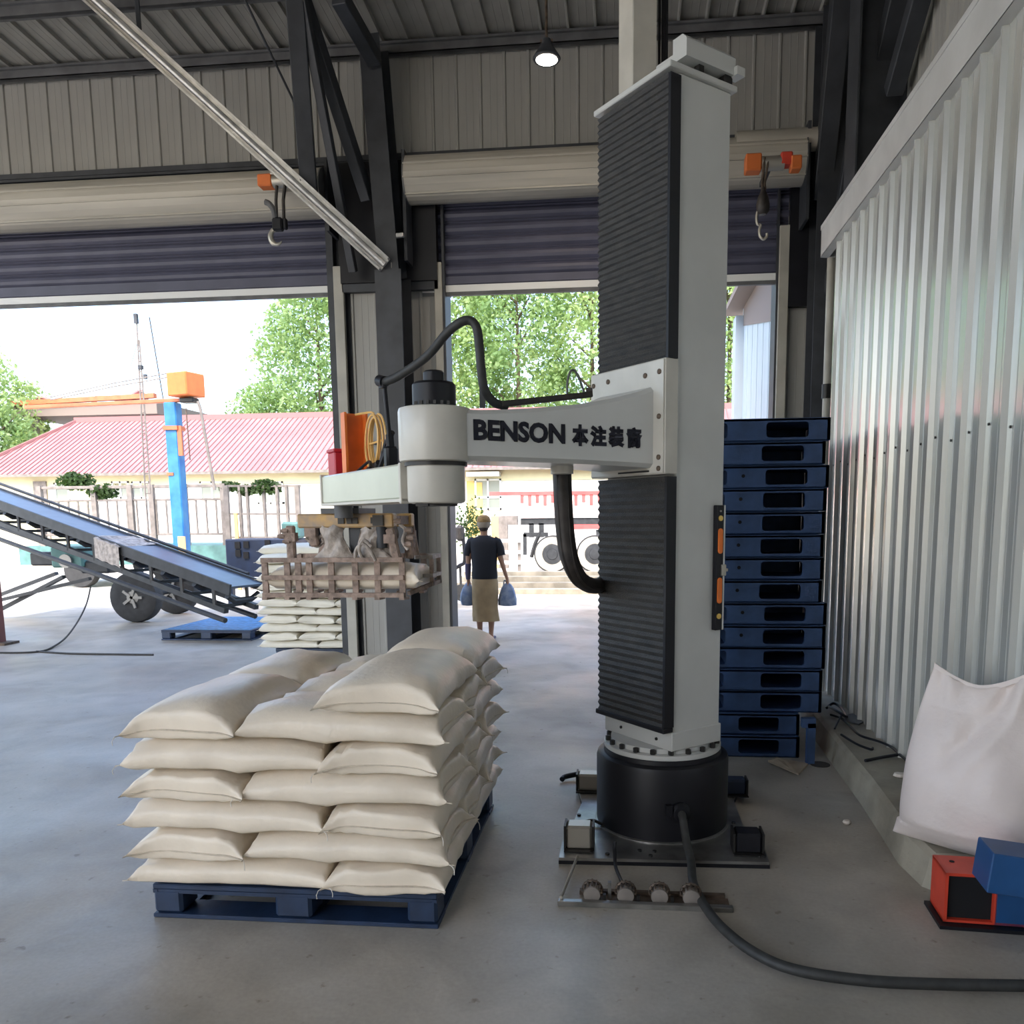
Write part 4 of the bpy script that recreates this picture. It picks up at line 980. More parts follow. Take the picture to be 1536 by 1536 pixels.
m_=MB(); rbx(m_,.013,.177,.02,.168,.011,.187); part(m_,'painted_shade_core',M['inside'],r,'black block painted as shade in the hollow of the box')  # solid black block stands in for the shade inside the box
m_=MB(); m_.cyl(o0+XA*.055+YA*.11+ZZ*.200,o0+XA*.055+YA*.11+ZZ*.202,.010,10); part(m_,'hole',M['inside'],r)
m_=MB(); m_.box(o0+XA*.19+YA*.075-ZZ*.0105,(.42,.21,.014),(XA,YA,ZZ)); part(m_,'rubber_pad',M['black'],r)
r=root_at('steel_beam','dark blue painted steel box beam lying across the red box','beam',(1.45,2.9,.22))
m_=MB(); pA=Vector((1.31,2.93,.315)); XB=Vector((.985,-.08,-.10)).normalized(); YB=Vector((.08,.99,.0)).normalized(); ZB_=XB.cross(YB).normalized()
m_.box(pA+XB*.22+YB*.02,(.44,.16,.15),(XB,YB,ZB_),.004); part(m_,'beam_body',M['bluesteel'],r)

# roller strip in front of the robot
r=root_at('roller_track','low steel strip with four rollers lying in front of the robot base','roller track',(.08,3.14,0))
m_=MB(); m_.bb((-.275,3.115,.0),(.44,3.145,.022),.003); fr=part(m_,'front_rail',M['plate'],r)
m_=MB(); m_.bb((-.19,3.225,.0),(.42,3.25,.02)); part(m_,'rear_rail',M['rust'],r)
m_=MB(); m_.bb((-.16,3.15,.0),(.43,3.225,.008)); part(m_,'floor_strip',M['rust'],r)
for k,x in enumerate((-.135,.005,.145,.275)):
    m_=MB(); m_.lathe((x,3.15,.036),[(.022,0),(.034,.002),(.036,.01),(.036,.045),(.034,.053),(.022,.055)],20,(Vector((1,0,0)),ZZ,Vector((0,1,0)))); ro=part(m_,'roller',M['cagegrey'],r)
    m_=MB(); m_.tube([Vector((x+.040*math.cos(a),3.20,.036+.040*math.sin(a))) for a in np.linspace(-.2,math.pi+.2,14)],.007,6)
    for a in np.linspace(.2,math.pi-.2,7): m_.bar((x+.040*math.cos(a),3.16,.036+.040*math.sin(a)),(x+.040*math.cos(a),3.215,.036+.040*math.sin(a)),.007)
    sub(m_,'ribbed_guard',M['rust'],ro)
    m_=MB(); m_.box((x+.052,3.165,.022),(.012,.02,.03)); part(m_,'bracket',M['bolt'],r)
m_=MB(); m_.tube([Vector((-.262,3.135,.03)),Vector((-.225,3.42,.045)),Vector((-.215,3.50,.05))],.007,8); part(m_,'tie_rod',M['zinc'],r)
m_=MB(); m_.box((-.062,3.19,.04),(.014,.02,.08)); part(m_,'upright_tab',M['plate'],r)
m_=MB(); m_.tube(smooth_path([(-.045,3.56,.10),(-.045,3.53,.06),(-.04,3.44,.035),(-.02,3.34,.03),(-.005,3.24,.045),(.003,3.19,.06)],5),.008,8); part(m_,'lead_wire',M['black'],r)
# thick floor cable
r=root_at('power_cable','thick dark rubber cable leaving the robot drum and curving right over the floor','cable',(.9,3.0,0))
cpts=[hp+hd*.01,hp+hd*.05-ZZ*.01,Vector((.285,3.60,.10)),Vector((.30,3.50,.045)),gp(1040,1325,.03),gp(1058,1360,.028),gp(1085,1393,.028),gp(1130,1428,.028),gp(1190,1454,.028),gp(1290,1470,.028),gp(1400,1476,.028),gp(1560,1479,.028),gp(1630,1481,.028)]
m_=MB(); m_.tube(smooth_path(cpts,7),.0195,12); part(m_,'cable_body',M['cable'],r)
# hook-ended bar behind the base
r=root_at('black_hose_end','short black hose end sticking out left behind the robot base','hose',(-.3,4.8,0))
m_=MB(); m_.tube(smooth_path([gp(925,1158,.04),gp(895,1159,.04),gp(868,1161,.035),gp(848,1165,.025),gp(843,1169,.02)],5),.016,10); part(m_,'hose_body',M['black'],r)

# small floor litter
def litter(name,label,cat,pts,h,m):
    c=sum(pts,Vector((0,0,0)))/len(pts); mb=MB(); mb.prism([p for p in pts],(0,0,h)); o=mb.build(name,M[m],None,c); return tag(o,label,cat)
r=litter('cardboard_sheet','crumpled brown cardboard piece on the floor near the drain','cardboard',[gp(1152,1143),gp(1165,1138),gp(1212,1148),gp(1198,1163,.0)],.012,'card')
mb=MB(); mb.prism([gp(1152,1143,.012),gp(1165,1138,.03),gp(1180,1142,.022),gp(1198,1163,.012)],(0,0,.004)); o=mb.build('lifted_edge',M['card'],r); o.location=-Vector(r.location)
dr_=MB(); c=gp(1230,1147); dr_.lathe(Vector((c.x,c.y,-.0)),[(.062,.0005),(.062,.004),(.050,.004)],28); o=dr_.build('floor_drain',M['wet'],None,(c.x,c.y,0)); tag(o,'small round dark drain hole in the floor near the kerb','drain')
c=gp(1270,1236); mb=MB(); mb.lathe((0,0,0),[(.012,0),(.022,.010),(.016,.020),(.004,.022)],9); o=mb.build('paper_scrap',M['paper'],None,None); o.location=c; tag(o,'small pale scrap on the floor between robot and kerb','litter')
c=Vector((1.50,4.42,KZ)); mb=MB(); mb.lathe((0,0,0),[(.015,0),(.032,.008),(.025,.022),(.006,.026)],8); mb.box((.035,.01,.01),(.04,.03,.02)); o=mb.build('paper_scrap',M['paper'],None,None); o.location=c; tag(o,'crumpled pale scrap on the kerb at the foot of the glossy wall','litter')
for k,(lab,pts,rr) in enumerate((('thin black rod with a hooked end lying on the kerb',[gp(1262,1102,.18),gp(1285,1116,.18),gp(1306,1124,.18),gp(1309,1122,.18)],.008),('short straight black bar on the kerb by the glossy wall',[gp(1298,1141,.18),gp(1322,1136,.18),gp(1346,1132,.18)],.010),('black cable running along the kerb at the foot of the glossy wall',[gp(1246,1072,.18),gp(1262,1078,.18),gp(1276,1090,.18),gp(1290,1103,.18),gp(1318,1112,.18),gp(1336,1120,.18),gp(1350,1132,.18),gp(1372,1152,.175)],.008),('short black stub rod leaning on the kerb near the pallets',[gp(1252,1093,.18),gp(1258,1080,.20),gp(1263,1072,.20)],.007),('dark wire tangle at the far end of the kerb',[gp(1240,1062,.19),gp(1250,1055,.21),gp(1262,1062,.20),gp(1270,1075,.2),gp(1258,1068,.22),gp(1244,1060,.22)],.010))):
    mb=MB(); mb.tube(smooth_path(pts,4),rr,7); o=mb.build('black_rod' if k!=2 else 'loose_cable',M['black'],None,pts[0]); tag(o,lab,'cable' if k in(2,4) else 'rod')
mb=MB(); mb.prism([gp(1262,1075,.163),gp(1280,1072,.163),gp(1296,1084,.163),gp(1288,1088,.163),gp(1270,1083,.163)],(0,0,.01)); o=mb.build('plastic_scrap',M['steel2'],None,gp(1262,1075,.163)); tag(o,'grey flattened plastic scrap on the kerb among black cables','litter')

# pendant lamp
lp=at(820,88,6.9); r=root_at('pendant_lamp','lit round pendant lamp hanging from the roof','lamp',lp)
m_=MB(); m_.lathe(lp,[(.105,-.01),(.112,0),(.10,.02),(.07,.065),(.045,.10),(.035,.14),(.01,.15)],28); part(m_,'shade',M['steel'],r)
m_=MB(); m_.lathe(lp,[(.001,-.022),(.05,-.02),(.085,-.012),(.094,-.002),(.094,.0)],28); part(m_,'diffuser',M['lamp'],r)
m_=MB(); m_.tube([lp+ZZ*.14,Vector((lp.x,lp.y,roofz(lp.y)))],.012,6); m_.bar(lp+ZZ*.13-Vector((.05,0,0)),lp+ZZ*.13+Vector((.05,0,0)),.02); part(m_,'stem',M['rust'],r)
pl=bpy.data.lights.new('pendant_bulb','SPOT'); pl.energy=40; pl.spot_size=2.6; pl.spot_blend=.6; pl.color=(1,.85,.7); pl.shadow_soft_size=.09
plo=bpy.data.objects.new('pendant_bulb',pl); C.objects.link(plo); plo.location=lp-ZZ*.04

# electric chain hoists in front of the shutters
def hoist(lab,px,flip,bits):
    pass
YH=7.75
c=at(420,272,YH); r=root_at('chain_hoist','small orange and silver hoist with a swinging black hook in front of the left shutter','hoist',c)
m_=MB(); m_.box(c+Vector((-.13,0,.0)),(.14,.12,.11),None,.01); part(m_,'motor_end',M['amber'],r)
m_=MB(); m_.cyl(c+Vector((-.06,0,0)),c+Vector((.09,0,0)),.062,14); m_.box(c+Vector((.0,-.02,.06)),(.14,.1,.04),None,.008); part(m_,'gear_case',M['zinc'],r)
m_=MB(); m_.cyl(c+Vector((.09,0,0)),c+Vector((.16,0,0)),.05,14); part(m_,'drum_end',M['rust'],r)
m_=MB(); m_.tube([c+Vector((-.02,-.03,-.05)),at(414,300,YH-.03),at(415,330,YH-.03)],.015,7); m_.tube([c+Vector((.06,-.03,-.05)),at(425,300,YH-.03),at(426,335,YH-.03)],.016,7); part(m_,'lifting_strap',M['hose'],r)
m_=MB(); m_.tube(smooth_path([at(398,303,YH-.03),at(404,306,YH-.03),at(411,317,YH-.03),at(413,330,YH-.03)],4),.027,9); part(m_,'chain_bag',M['steel2'],r)
m_=MB(); m_.box(at(417,337,YH-.03),(.10,.07,.12),None,.015); m_.box(at(428,336,YH-.03),(.035,.05,.10),None,.01); blk=part(m_,'hook_block',M['black'],r)
m_=MB(); hc=at(415,355,YH-.03); m_.tube([hc+Vector((math.cos(a)*.06,0,math.sin(a)*.07)) for a in np.linspace(1.4,5.6,18)],.022,9,radii=[.022]*6+[.026]*6+[.020,.018,.016,.013,.010,.006]); sub(m_,'hook',M['zinc'],blk)
m_=MB(); m_.bar(c+Vector((.05,0,.05)),Vector((c.x+.05,YW-.40,c.z+.05)),.04); part(m_,'hanger_rail',M['steel'],r)
c=at(1140,246,7.45); r=root_at('chain_hoist','orange ended hoist with a bright steel hook in front of the right shutter hood','hoist',c)
m_=MB(); m_.box(c+Vector((-.06,0,0)),(.135,.12,.14),None,.01); part(m_,'motor_end',M['amber'],r)
m_=MB(); m_.cyl(c+Vector((.01,0,0)),c+Vector((.20,0,0)),.06,14); part(m_,'gear_case',M['zinc'],r)
m_=MB(); m_.box(c+Vector((.215,0,.02)),(.10,.12,.10),None,.01); part(m_,'brake_box',M['redsteel'],r)
m_=MB(); m_.box(c+Vector((.295,-.01,-.02)),(.09,.12,.11),None,.01); part(m_,'control_box',M['amber'],r)
m_=MB(); m_.tube([c+Vector((.03,-.05,.03)),at(1143,275,7.4),at(1144,290,7.4)],.012,7); m_.tube([c+Vector((.06,-.05,-.0)),at(1147,275,7.4),at(1148,285,7.4)],.010,7); part(m_,'chain',M['rust'],r)
m_=MB(); q=at(1145,285,7.4); m_.lathe(q-ZZ*.14,[(.03,-.06),(.055,-.03),(.058,.02),(.045,.08),(.022,.13),(.015,.16)],12); blk=part(m_,'hook_block',M['hose'],r)
m_=MB(); m_.tube(smooth_path([at(1137,315,7.4),at(1135,325,7.4),at(1136,336,7.4),at(1141,338,7.4),at(1139,345,7.4),at(1140,354,7.4),at(1145,359,7.4),at(1150,355,7.4),at(1150,350,7.4)],4),.012,8); sub(m_,'hook',M['zinc'],blk)
m_=MB(); m_.bar(c+Vector((.1,0,.03)),Vector((c.x+.1,YW-.42,c.z+.03)),.04); part(m_,'hanger_rail',M['steel'],r)

# ============================================================= PERSON (seen from behind, walking out of the door)
PX=-1.83; PY=10.30
pr=root_at('person','person seen from behind in black T-shirt and tan skirt carrying two blue bags','person',(PX,PY,0))
def skin_body():
    V_=[(0,0,.86,.105),(0,0,1.0,.11),(0,.01,1.15,.12),(0,.01,1.29,.11),(0,.0,1.345,.055),(0,-.0,1.40,.047),(0,-.005,1.46,.070),(0,-.01,1.52,.082),(0,-.005,1.565,.066)]
    E_=[(i,i+1) for i in range(len(V_)-1)]
    def chain(root,pts):
        prev=root
        for p in pts: V_.append(p); E_.append((prev,len(V_)-1)); prev=len(V_)-1
        return prev
    for sg in(-1,1):
        out=1.0 if sg<0 else 1.0
        hand=chain(3,[(sg*.11,.0,1.285,.05),(sg*.185,.0,1.255,.045),(sg*.205,-.01,1.10,.042),(sg*(.215 if sg<0 else .235),.0,.99,.034),(sg*(.225 if sg<0 else .27),.02,.86,.026),(sg*(.225 if sg<0 else .29),.03,.80,.022),(sg*(.225 if sg<0 else .295),.035,.755,.026)])
        hx,hy,hz,_=V_[hand]
        for f,(dy,l) in enumerate(((-.028,.055),(-.009,.065),(.009,.062),(.027,.05))):
            chain(hand,[(hx+sg*.004,hy+dy,hz-.035,.0095),(hx+sg*.0,hy+dy,hz-.035-l*.5,.009),(hx-sg*.022,hy+dy,hz-.035-l*.75,.008)])
        chain(hand,[(hx-sg*.015,hy+.035,hz-.01,.010),(hx-sg*.025,hy+.045,hz-.045,.009)])
        if sg<0: chain(0,[(sg*.075,0,.82,.085),(sg*.078,.0,.45,.052),(sg*.078,-.02,.30,.05),(sg*.075,0,.09,.033),(sg*.075,-.03,.04,.034),(sg*.075,.10,.025,.026)])
        else: chain(0,[(sg*.075,0,.82,.085),(sg*.08,.03,.45,.052),(sg*.082,-.01,.30,.05),(sg*.082,-.06,.10,.033),(sg*.082,-.09,.05,.034),(sg*.085,.04,.025,.026)])
    me=bpy.data.meshes.new('body'); me.from_pydata([v[:3] for v in V_],E_,[]); 
    o=bpy.data.objects.new('body',me); C.objects.link(o); o.parent=pr
    sk=o.modifiers.new('skin','SKIN')
    if not me.skin_vertices: me.attributes.new('skin','FLOAT',"POINT")
    for i,v in enumerate(V_): me.skin_vertices[0].data[i].radius=(v[3],v[3]*(.78 if i in(0,1,2,3) else 1))
    me.skin_vertices[0].data[0].use_root=True
    ss=o.modifiers.new('sub','SUBSURF'); ss.levels=2; ss.render_levels=2
    me.materials.append(M['skin']); sk.use_smooth_shade=True
    return o
try: skin_body()
except Exception as ex: print('skin failed',ex)
def loft(mb,secs,n=28,cap=True):
    vs=[];fs=[]
    for (cx,cy,z,rx,ry,ex) in secs:
        for k in range(n):
            a=2*math.pi*k/n; ca,sa=math.cos(a),math.sin(a)
            f=1+ex*math.sin(7*a+z*9)
            vs.append((cx+rx*f*math.copysign(abs(ca)**.85,ca),cy+ry*f*math.copysign(abs(sa)**.85,sa),z))
    for i in range(len(secs)-1):
        for k in range(n): fs.append((i*n+k,i*n+(k+1)%n,(i+1)*n+(k+1)%n,(i+1)*n+k))
    if cap: fs+= [tuple(range(n))[::-1],tuple((len(secs)-1)*n+k for k in range(n))]
    return mb.add(vs,fs,True)
def plocal(mb,n,m,l=None):
    o=mb.build(n,M[m],pr); 
    if l:o['label']=l
    return o
mb=MB(); loft(mb,[(0,0,.80,.165,.125,.01),(0,0,.84,.168,.128,.01),(0,0,.95,.162,.122,.008),(0,0,1.05,.168,.12,.008),(0,0,1.15,.176,.12,.006),(0,0,1.23,.186,.115,.0),(0,0,1.285,.190,.105,0),(0,0,1.325,.155,.09,0),(0,0,1.352,.072,.070,0),(0,0,1.36,.066,.064,0)])
for sg in(-1,1):
    mb.tube([Vector((sg*.13,0,1.29)),Vector((sg*.175,0,1.272)),Vector((sg*.205,0,1.20)),Vector((sg*.222,-.0,1.10))],.06,14,True,[.062,.058,.056,.056])
plocal(mb,'t_shirt','shirt')
mb=MB(); loft(mb,[(0,0,.835,.158,.118,0),(0,0,.75,.172,.128,.01),(0,0,.60,.172,.126,.02),(0,0,.45,.166,.122,.035),(.005,0,.32,.170,.125,.05),(.01,0,.245,.172,.13,.06)],cap=False); loft(mb,[(.01,0,.245,.172,.13,.06),(.01,0,.250,.164,.122,.06)],cap=False); plocal(mb,'skirt','skirt')
mb=MB(); mb.lathe((0,-.005,1.535),[(.086,-.005),(.092,.0),(.090,.03),(.078,.062),(.045,.085),(.01,.09)],20); mb.lathe((0,.055,1.535),[(.085,-.006),(.095,-.004),(.095,.0),(.08,.004)],20); plocal(mb,'cap','hat')
mb=MB(); mb.lathe((0,-.005,1.455),[(.055,-.01),(.078,.01),(.086,.05),(.087,.085)],18); plocal(mb,'cap_neck_band','card','tan rear band of the cap')
mb=MB(); mb.lathe((0,-.018,1.425),[(.04,-.01),(.058,.01),(.064,.03),(.06,.04)],16); plocal(mb,'hair','hair')
mb=MB()
for e in(-1,1): mb.lathe((e*.03,.078,1.50),[(.001,-.006),(.008,-.003),(.009,.003),(.001,.006)],8)
plocal(mb,'eye','hair'); 
mb=MB(); mb.box((0,.088,1.475),(.022,.03,.035),None,.008); plocal(mb,'nose','skin')
mb=MB(); mb.box((0,.080,1.44),(.045,.008,.012),None,.003); plocal(mb,'mouth','rust')
mb=MB(); mb.tube([Vector((-.216,.0,1.0)),Vector((-.226,.02,.86)),Vector((-.225,.03,.79))],.03,10,True,[.042,.036,.030]); plocal(mb,'arm_sleeve','mauve','mauve protective sleeve')
for sg,lab in((-1,'left'),(1,'right')):
    mb=MB(); mb.box((sg*.08,.035 if sg<0 else -.02,.018),(.085,.24,.035),None,.012); plocal(mb,'shoe','mauve')
for sg,lab,cx in((-1,'lumpy blue cloth bag hanging from left hand of the person',-.235),(1,'faded blue bag hanging from right hand of the person',.27)):
    b=root_at('carry_bag',lab,'bag',(PX+cx,PY+.04,.42))
    mb=MB(); n=20; vs=[]; hs=[.42,.44,.52,.62,.70,.74,.76]; rx=[.03,.085,.105,.095,.07,.04,.02]
    if sg>0: rx=[.06,.12,.12,.10,.08,.05,.02]
    loft(mb,[(PX+cx+(.02 if sg>0 else 0),PY+.04,h,r_,r_*.8,.05) for h,r_ in zip([.44,.45,.52,.60,.67,.72,.74],rx)],22); part(mb,'bag_body',M['denim'],b)
    mb=MB(); mb.tube(smooth_path([(PX+cx-.03,PY+.04,.71),(PX+cx-.015*sg,PY+.04,.775),(PX+cx+.03,PY+.04,.71)],5),.008,6); part(mb,'handle',M['denim'],b)

# ============================================================= OUTDOORS
def tree(label,x,y,z0,h,rad,trunk,n,size,m,seed,shape='poplar',group='trees outside'):
    r=root_at('tree',label,'tree',(x,y,0),group); g=np.random.default_rng(seed)
    mb=MB(); mb.tube([Vector((x,y,0)),Vector((x+.1,y,z0)),Vector((x,y,h*.8))],.2,8,True,[trunk,trunk*.75,trunk*.2])
    br=[]
    for k in range(14):
        f=g.uniform(.15,.85); a=g.uniform(0,6.28); zz=z0*.8+(h-z0)*f; l=rad*g.uniform(.5,.85)*(1-.5*f)
        p=Vector((x,y,zz)); q=p+Vector((math.cos(a)*l,math.sin(a)*l,l*.9)); mb.tube([p,q],.05,5,True,[trunk*.28,trunk*.08]); br.append(q)
    part(mb,'trunk',M['bark'],r)
    # leaf clumps: clusters of small leaves around branch points
    nc=max(40,n//70); f=g.random(nc)**.85; a=g.uniform(0,2*math.pi,nc)
    if shape=='poplar': prof=np.sin(np.pi*np.clip(f*.86+.12,0,1))**.6
    else: prof=np.sqrt(np.clip(1-(f*2-1)**2,0.05,1))
    rr_=rad*prof*np.sqrt(g.uniform(.25,1,nc)); cen=np.stack([x+rr_*np.cos(a),y+rr_*np.sin(a),z0+(h-z0)*f],1)
    cs=rad*g.uniform(.14,.30,nc)
    ci=g.integers(0,nc,n); d=g.normal(size=(n,3)); d/=np.linalg.norm(d,axis=1)[:,None]; pos=cen[ci]+d*(cs[ci]*g.uniform(.4,1,n)**.5)[:,None]*np.array([1,1,1.25])
    u=g.normal(size=(n,3)); u/=np.linalg.norm(u,axis=1)[:,None]; v=np.cross(u,g.normal(size=(n,3))); v/=np.linalg.norm(v,axis=1)[:,None]
    s_=size*g.uniform(.6,1.3,n)[:,None]; P4=np.stack([pos-u*s_,pos-v*s_*.6,pos+u*s_,pos+v*s_*.6],1).reshape(-1,3)
    me=bpy.data.meshes.new('foliage'); me.vertices.add(4*n); me.vertices.foreach_set('co',P4.ravel().astype('f4')); me.loops.add(4*n); me.loops.foreach_set('vertex_index',np.arange(4*n,dtype='i4')); me.polygons.add(n); me.polygons.foreach_set('loop_start',np.arange(0,4*n,4,dtype='i4')); me.polygons.foreach_set('loop_total',np.full(n,4,dtype='i4')); me.update(calc_edges=True); me.validate()
    me.materials.append(M[m]); o=bpy.data.objects.new('foliage',me); C.objects.link(o); o.parent=r; o.location=-ROOT[r.name]; o['kind']='stuff'
    return r
tree('tall pale green poplar rising beyond the red roof, right of the open sky',-13.6,35.5,2,13.2,2.6,.25,22000,.10,'leaf',1)
tree('poplar behind the shed roof nearest the door pillar, half hidden by it',-11.0,37,2,14.0,2.3,.25,16000,.10,'leaf',2)
for k,(x,y,h,rd,m,lab) in enumerate(((-8.2,38,14.5,2.8,'leaf2','bright poplar just right of the door pillar'),(-4.9,37,14.2,2.9,'leaf','poplar beyond the red roof above the upper hose'),(-1.6,38,14.8,3.0,'leaf2','bright poplar left of the robot bellows'),(1.6,37,14,2.8,'leaf','poplar hidden behind the robot column'),(4.6,38,14.5,3.0,'leaf2','bright poplar in the gap between robot column and outdoor annex'))):
    tree(lab,x,y,1.5,h,rd,.25,20000,.105,m,10+k)
tree('low rounded bush of darker leaves under the tall poplar at the roof ridge',-15.6,34,1,7.0,1.7,.15,7000,.09,'leaf',21,'round')
tree('round green tree at the far left edge behind the canopy',-26.2,31,1,8.0,2.6,.2,15000,.10,'leaf2',22,'round')
tree('dark leafy tree at the far left edge under the canopy',-24.6,29.5,.5,5.8,2.1,.18,12000,.09,'leaf',23,'round')
# vines and shrubs on the fence
for k,(px,py,Y,rd,n,lab) in enumerate(((115,722,20,.42,600,'dark potted shrub behind the railing beside the pale door'),(155,738,18.05,.32,420,'leafy vine clump on the railing below the mast'),(345,730,18.05,.22,200,'small leaf clump on the railing right of the blue crane'),(398,731,17.55,.30,380,'leafy clump hanging on the railing at its right end'),(372,736,17.55,.2,160,'sparse leaf tuft between the two right railing clumps'))):
    c=at(px,py,Y); g=np.random.default_rng(60+k); mb=MB()
    for i in range(n):
        d=Vector(g.normal(size=3)).normalized()*rd*g.uniform(.1,1)**.6; p=c+Vector((d.x*1.3,d.y*.5,d.z*.6)); u=Vector(g.normal(size=3)).normalized()*.055; v=u.cross(Vector(g.normal(size=3))).normalized()*.04
        mb.add([p-u,p-v,p+u,p+v],[(0,1,2,3)])
    o=mb.build('shrub',M['leafd'],None,c); tag(o,lab,'shrub','climbing plants outside')

# long low house with red roof
hy=27.0; hx0=-23.6; hx1=5.5; ez=3.25; rzv=5.45
ho=root_at('house','long low house with faded red sheet roof and yellow and white walls beyond the yard','house',(-9,hy,0))
m_=MB(); m_.bb((hx0+.6,hy,0),(-18.8,hy+7,ez)); part(m_,'wall',M['yellowwall'],ho)
m_=MB(); m_.bb((-18.8,hy+.02,0),(hx1,hy+7,ez)); part(m_,'wall',M['whitewall'],ho)
m_=MB(); m_.bb((-18.8,hy-.03,ez-.45),(hx1,hy+.02,ez)); part(m_,'fascia_band',M['yellowwall'],ho)
m_=MB(); m_.bb((-5.35,hy-.05,0),(-5.1,hy+.02,ez-.45)); m_.bb((-5.1,hy-.05,1.0),(-4.82,hy+.02,ez-.5)); part(m_,'ochre_pier',M['ochrewall'],ho)
m_=MB(); e0=Vector((hx0,hy-.5,ez-.05)); e1=Vector((hx1,hy-.5,ez-.05)); r0=Vector((hx0+1.9,hy+3.4,rzv)); r1=Vector((hx1,hy+3.4,rzv)); b0_=Vector((hx0,hy+7.3,ez-.05)); b1_=Vector((hx1,hy+7.3,ez-.05))
m_.add([e0,e1,r1,r0,b0_,b1_],[(0,1,2,3),(3,2,5,4),(0,3,4)]); ro=part(m_,'roof',M['roof'],ho)
m_=MB(); nrm=(r1-e0).cross(e1-e0); 
for i in range(140):
    x=hx0+.1+i*.207; f0=0; 
    p=Vector((x,hy-.5,ez-.05)); q=Vector((x,hy+3.4,rzv)); 
    if x<hx0+1.9: t=(x-hx0)/1.9; q=p+(q-p)*t
    m_.bar(p+ZZ*.015,q+ZZ*.015,.035,.03)
o=sub(m_,'roof_rib',M['roofrib'],ro); o['kind']='stuff'
m_=MB(); m_.bar(r0+ZZ*.04,r1+ZZ*.04,.28,.10,up=(0,1,0)); m_.bar(r0+ZZ*.03,e0+ZZ*.04,.2,.08); sub(m_,'ridge_cap',M['roofrib'],ro)
m_=MB(); m_.bb((hx0,hy-.52,ez-.12),(hx1,hy-.48,ez-.03)); sub(m_,'gutter',M['cagegrey'],ro)
def window(x0,x1,z0,z1,mull=1,transom=None,rec=.0):
    mb=MB(); y=hy-.06; t=.06
    for a in ((x0,x0+t,z0,z1),(x1-t,x1,z0,z1),(x0,x1,z0,z0+t),(x0,x1,z1-t,z1)): mb.bb((a[0],y,a[2]),(a[1],y+.08,a[3]))
    for k in range(mull): xm=x0+(x1-x0)*(k+1)/(mull+1); mb.bb((xm-.03,y,z0),(xm+.03,y+.08,z1))
    if transom: mb.bb((x0,y,transom-.03),(x1,y+.08,transom+.03))
    f=part(mb,'window',M['frame'],ho); mb=MB(); mb.bb((x0+t,y+.03,z0+t),(x1-t,y+.05,z1-t)); sub(mb,'pane',M['glassd'],f)
def wpx(px0,px1,py0,py1,**k):
    a=at(px0,py1,hy); b=at(px1,py0,hy); window(a.x,b.x,a.z,b.z,**k)
wpx(170,194,722,748); wpx(200,226,722,748); wpx(302,336,722,750); wpx(388,425,722,756); wpx(84,104,724,752,mull=0)
wpx(713,752,718,765,mull=1,transom=at(730,746,hy).z)
m_=MB(); a=at(452,790,hy); b=at(497,727,hy); m_.bb((a.x-.5,hy-.05,0),(b.x+.6,hy-.02,b.z)); d=part(m_,'door',M['strip'],ho)
m_=MB(); a=at(708,718,hy); b=at(752,712,hy); m_.bb((a.x-.1,hy-.5,a.z+.05),(b.x,hy,b.z+.08)); part(m_,'window_canopy',M['strip'],ho)
m_=MB(); a=at(55,770,hy); b=at(66,722,hy); m_.bb((a.x,hy-.06,0),(b.x+.1,hy,b.z)); part(m_,'grey_post',M['cagegrey'],ho)
# orange canopy building behind the house's left end
cb=root_at('canopy','flat orange edged canopy on grey posts behind the left end of the red roof','canopy',(-21,31.5,0))
A=at(34,612,32); B=at(245,604,32); m_=MB(); m_.bb((A.x,31.5,A.z-.42),(B.x,36,A.z+.05)); part(m_,'canopy_deck',M['soffit'],cb)
m_=MB(); m_.bar((A.x,31.45,A.z+.1),(B.x,31.45,B.z+.2),.22,.18); part(m_,'edge_beam',M['craneor'],cb)
m_=MB(); a=at(58,640,32); m_.bb((a.x,31.6,0),(a.x+.30,31.9,A.z-.4)); part(m_,'post',M['cagegrey'],cb)
m_=MB(); m_.tube(smooth_path([at(58,612,31.9),at(57,598,31.9),at(74,600,31.9),at(76,610,31.9)],5),.08,6); part(m_,'pipe_bend',M['roofrib'],cb)
m_=MB(); m_.tube(smooth_path([at(141,605,31.9),at(145,597,31.9),at(170,598,31.9),at(190,600,31.9),at(205,590,31.9),at(212,588,31.9),at(214,603,31.9)],5),.10,6); m_.prism([at(182,602,32),at(210,588,32),at(214,602,32)],(0,.5,0)); part(m_,'folded_tarp',M['roofrib'],cb)

# slewing crane: blue post, orange jib, orange motor housing
cr=root_at('jib_crane','bright blue crane post with orange jib and orange motor box standing in the yard','crane',(-9.25,16,0))
a=at(270,790,16); b=at(262,604,16); m_=MB(); m_.bb((a.x-.13,15.9,0),(a.x+.13,16.15,b.z),.02); pst=part(m_,'post',M['cranebl'],cr)
m_=MB(); m_.bb((a.x+.0,15.88,0),(a.x+.16,15.9,1.25)); sub(m_,'yellow_guard',M['yellow'],pst)
m_=MB(); m_.bb((a.x-.15,15.86,3.42),(a.x+.16,16.17,3.50)); m_.bb((a.x-.14,15.88,2.5),(a.x+.0,15.9,2.56)); m_.bb((a.x+.13,15.9,2.9),(a.x+.22,15.95,3.5)); sub(m_,'bracket',M['craneor'],pst)
j0=at(38,611,16.6); j1=at(280,600,16); m_=MB(); m_.bar(j0,j1,.10,.075,bev=.01); part(m_,'jib',M['craneor'],cr)
m_=MB(); c=at(279,578,15.9); m_.box(c,(.52,.5,.46),(Vector((.96,-.28,0)),Vector((.28,.96,0)),ZZ),.02); part(m_,'motor_box',M['amber'],cr)
m_=MB(); c2=at(284,601,15.9); m_.box(c2,(.3,.25,.10),None,.02); part(m_,'winch',M['bolt'],cr)
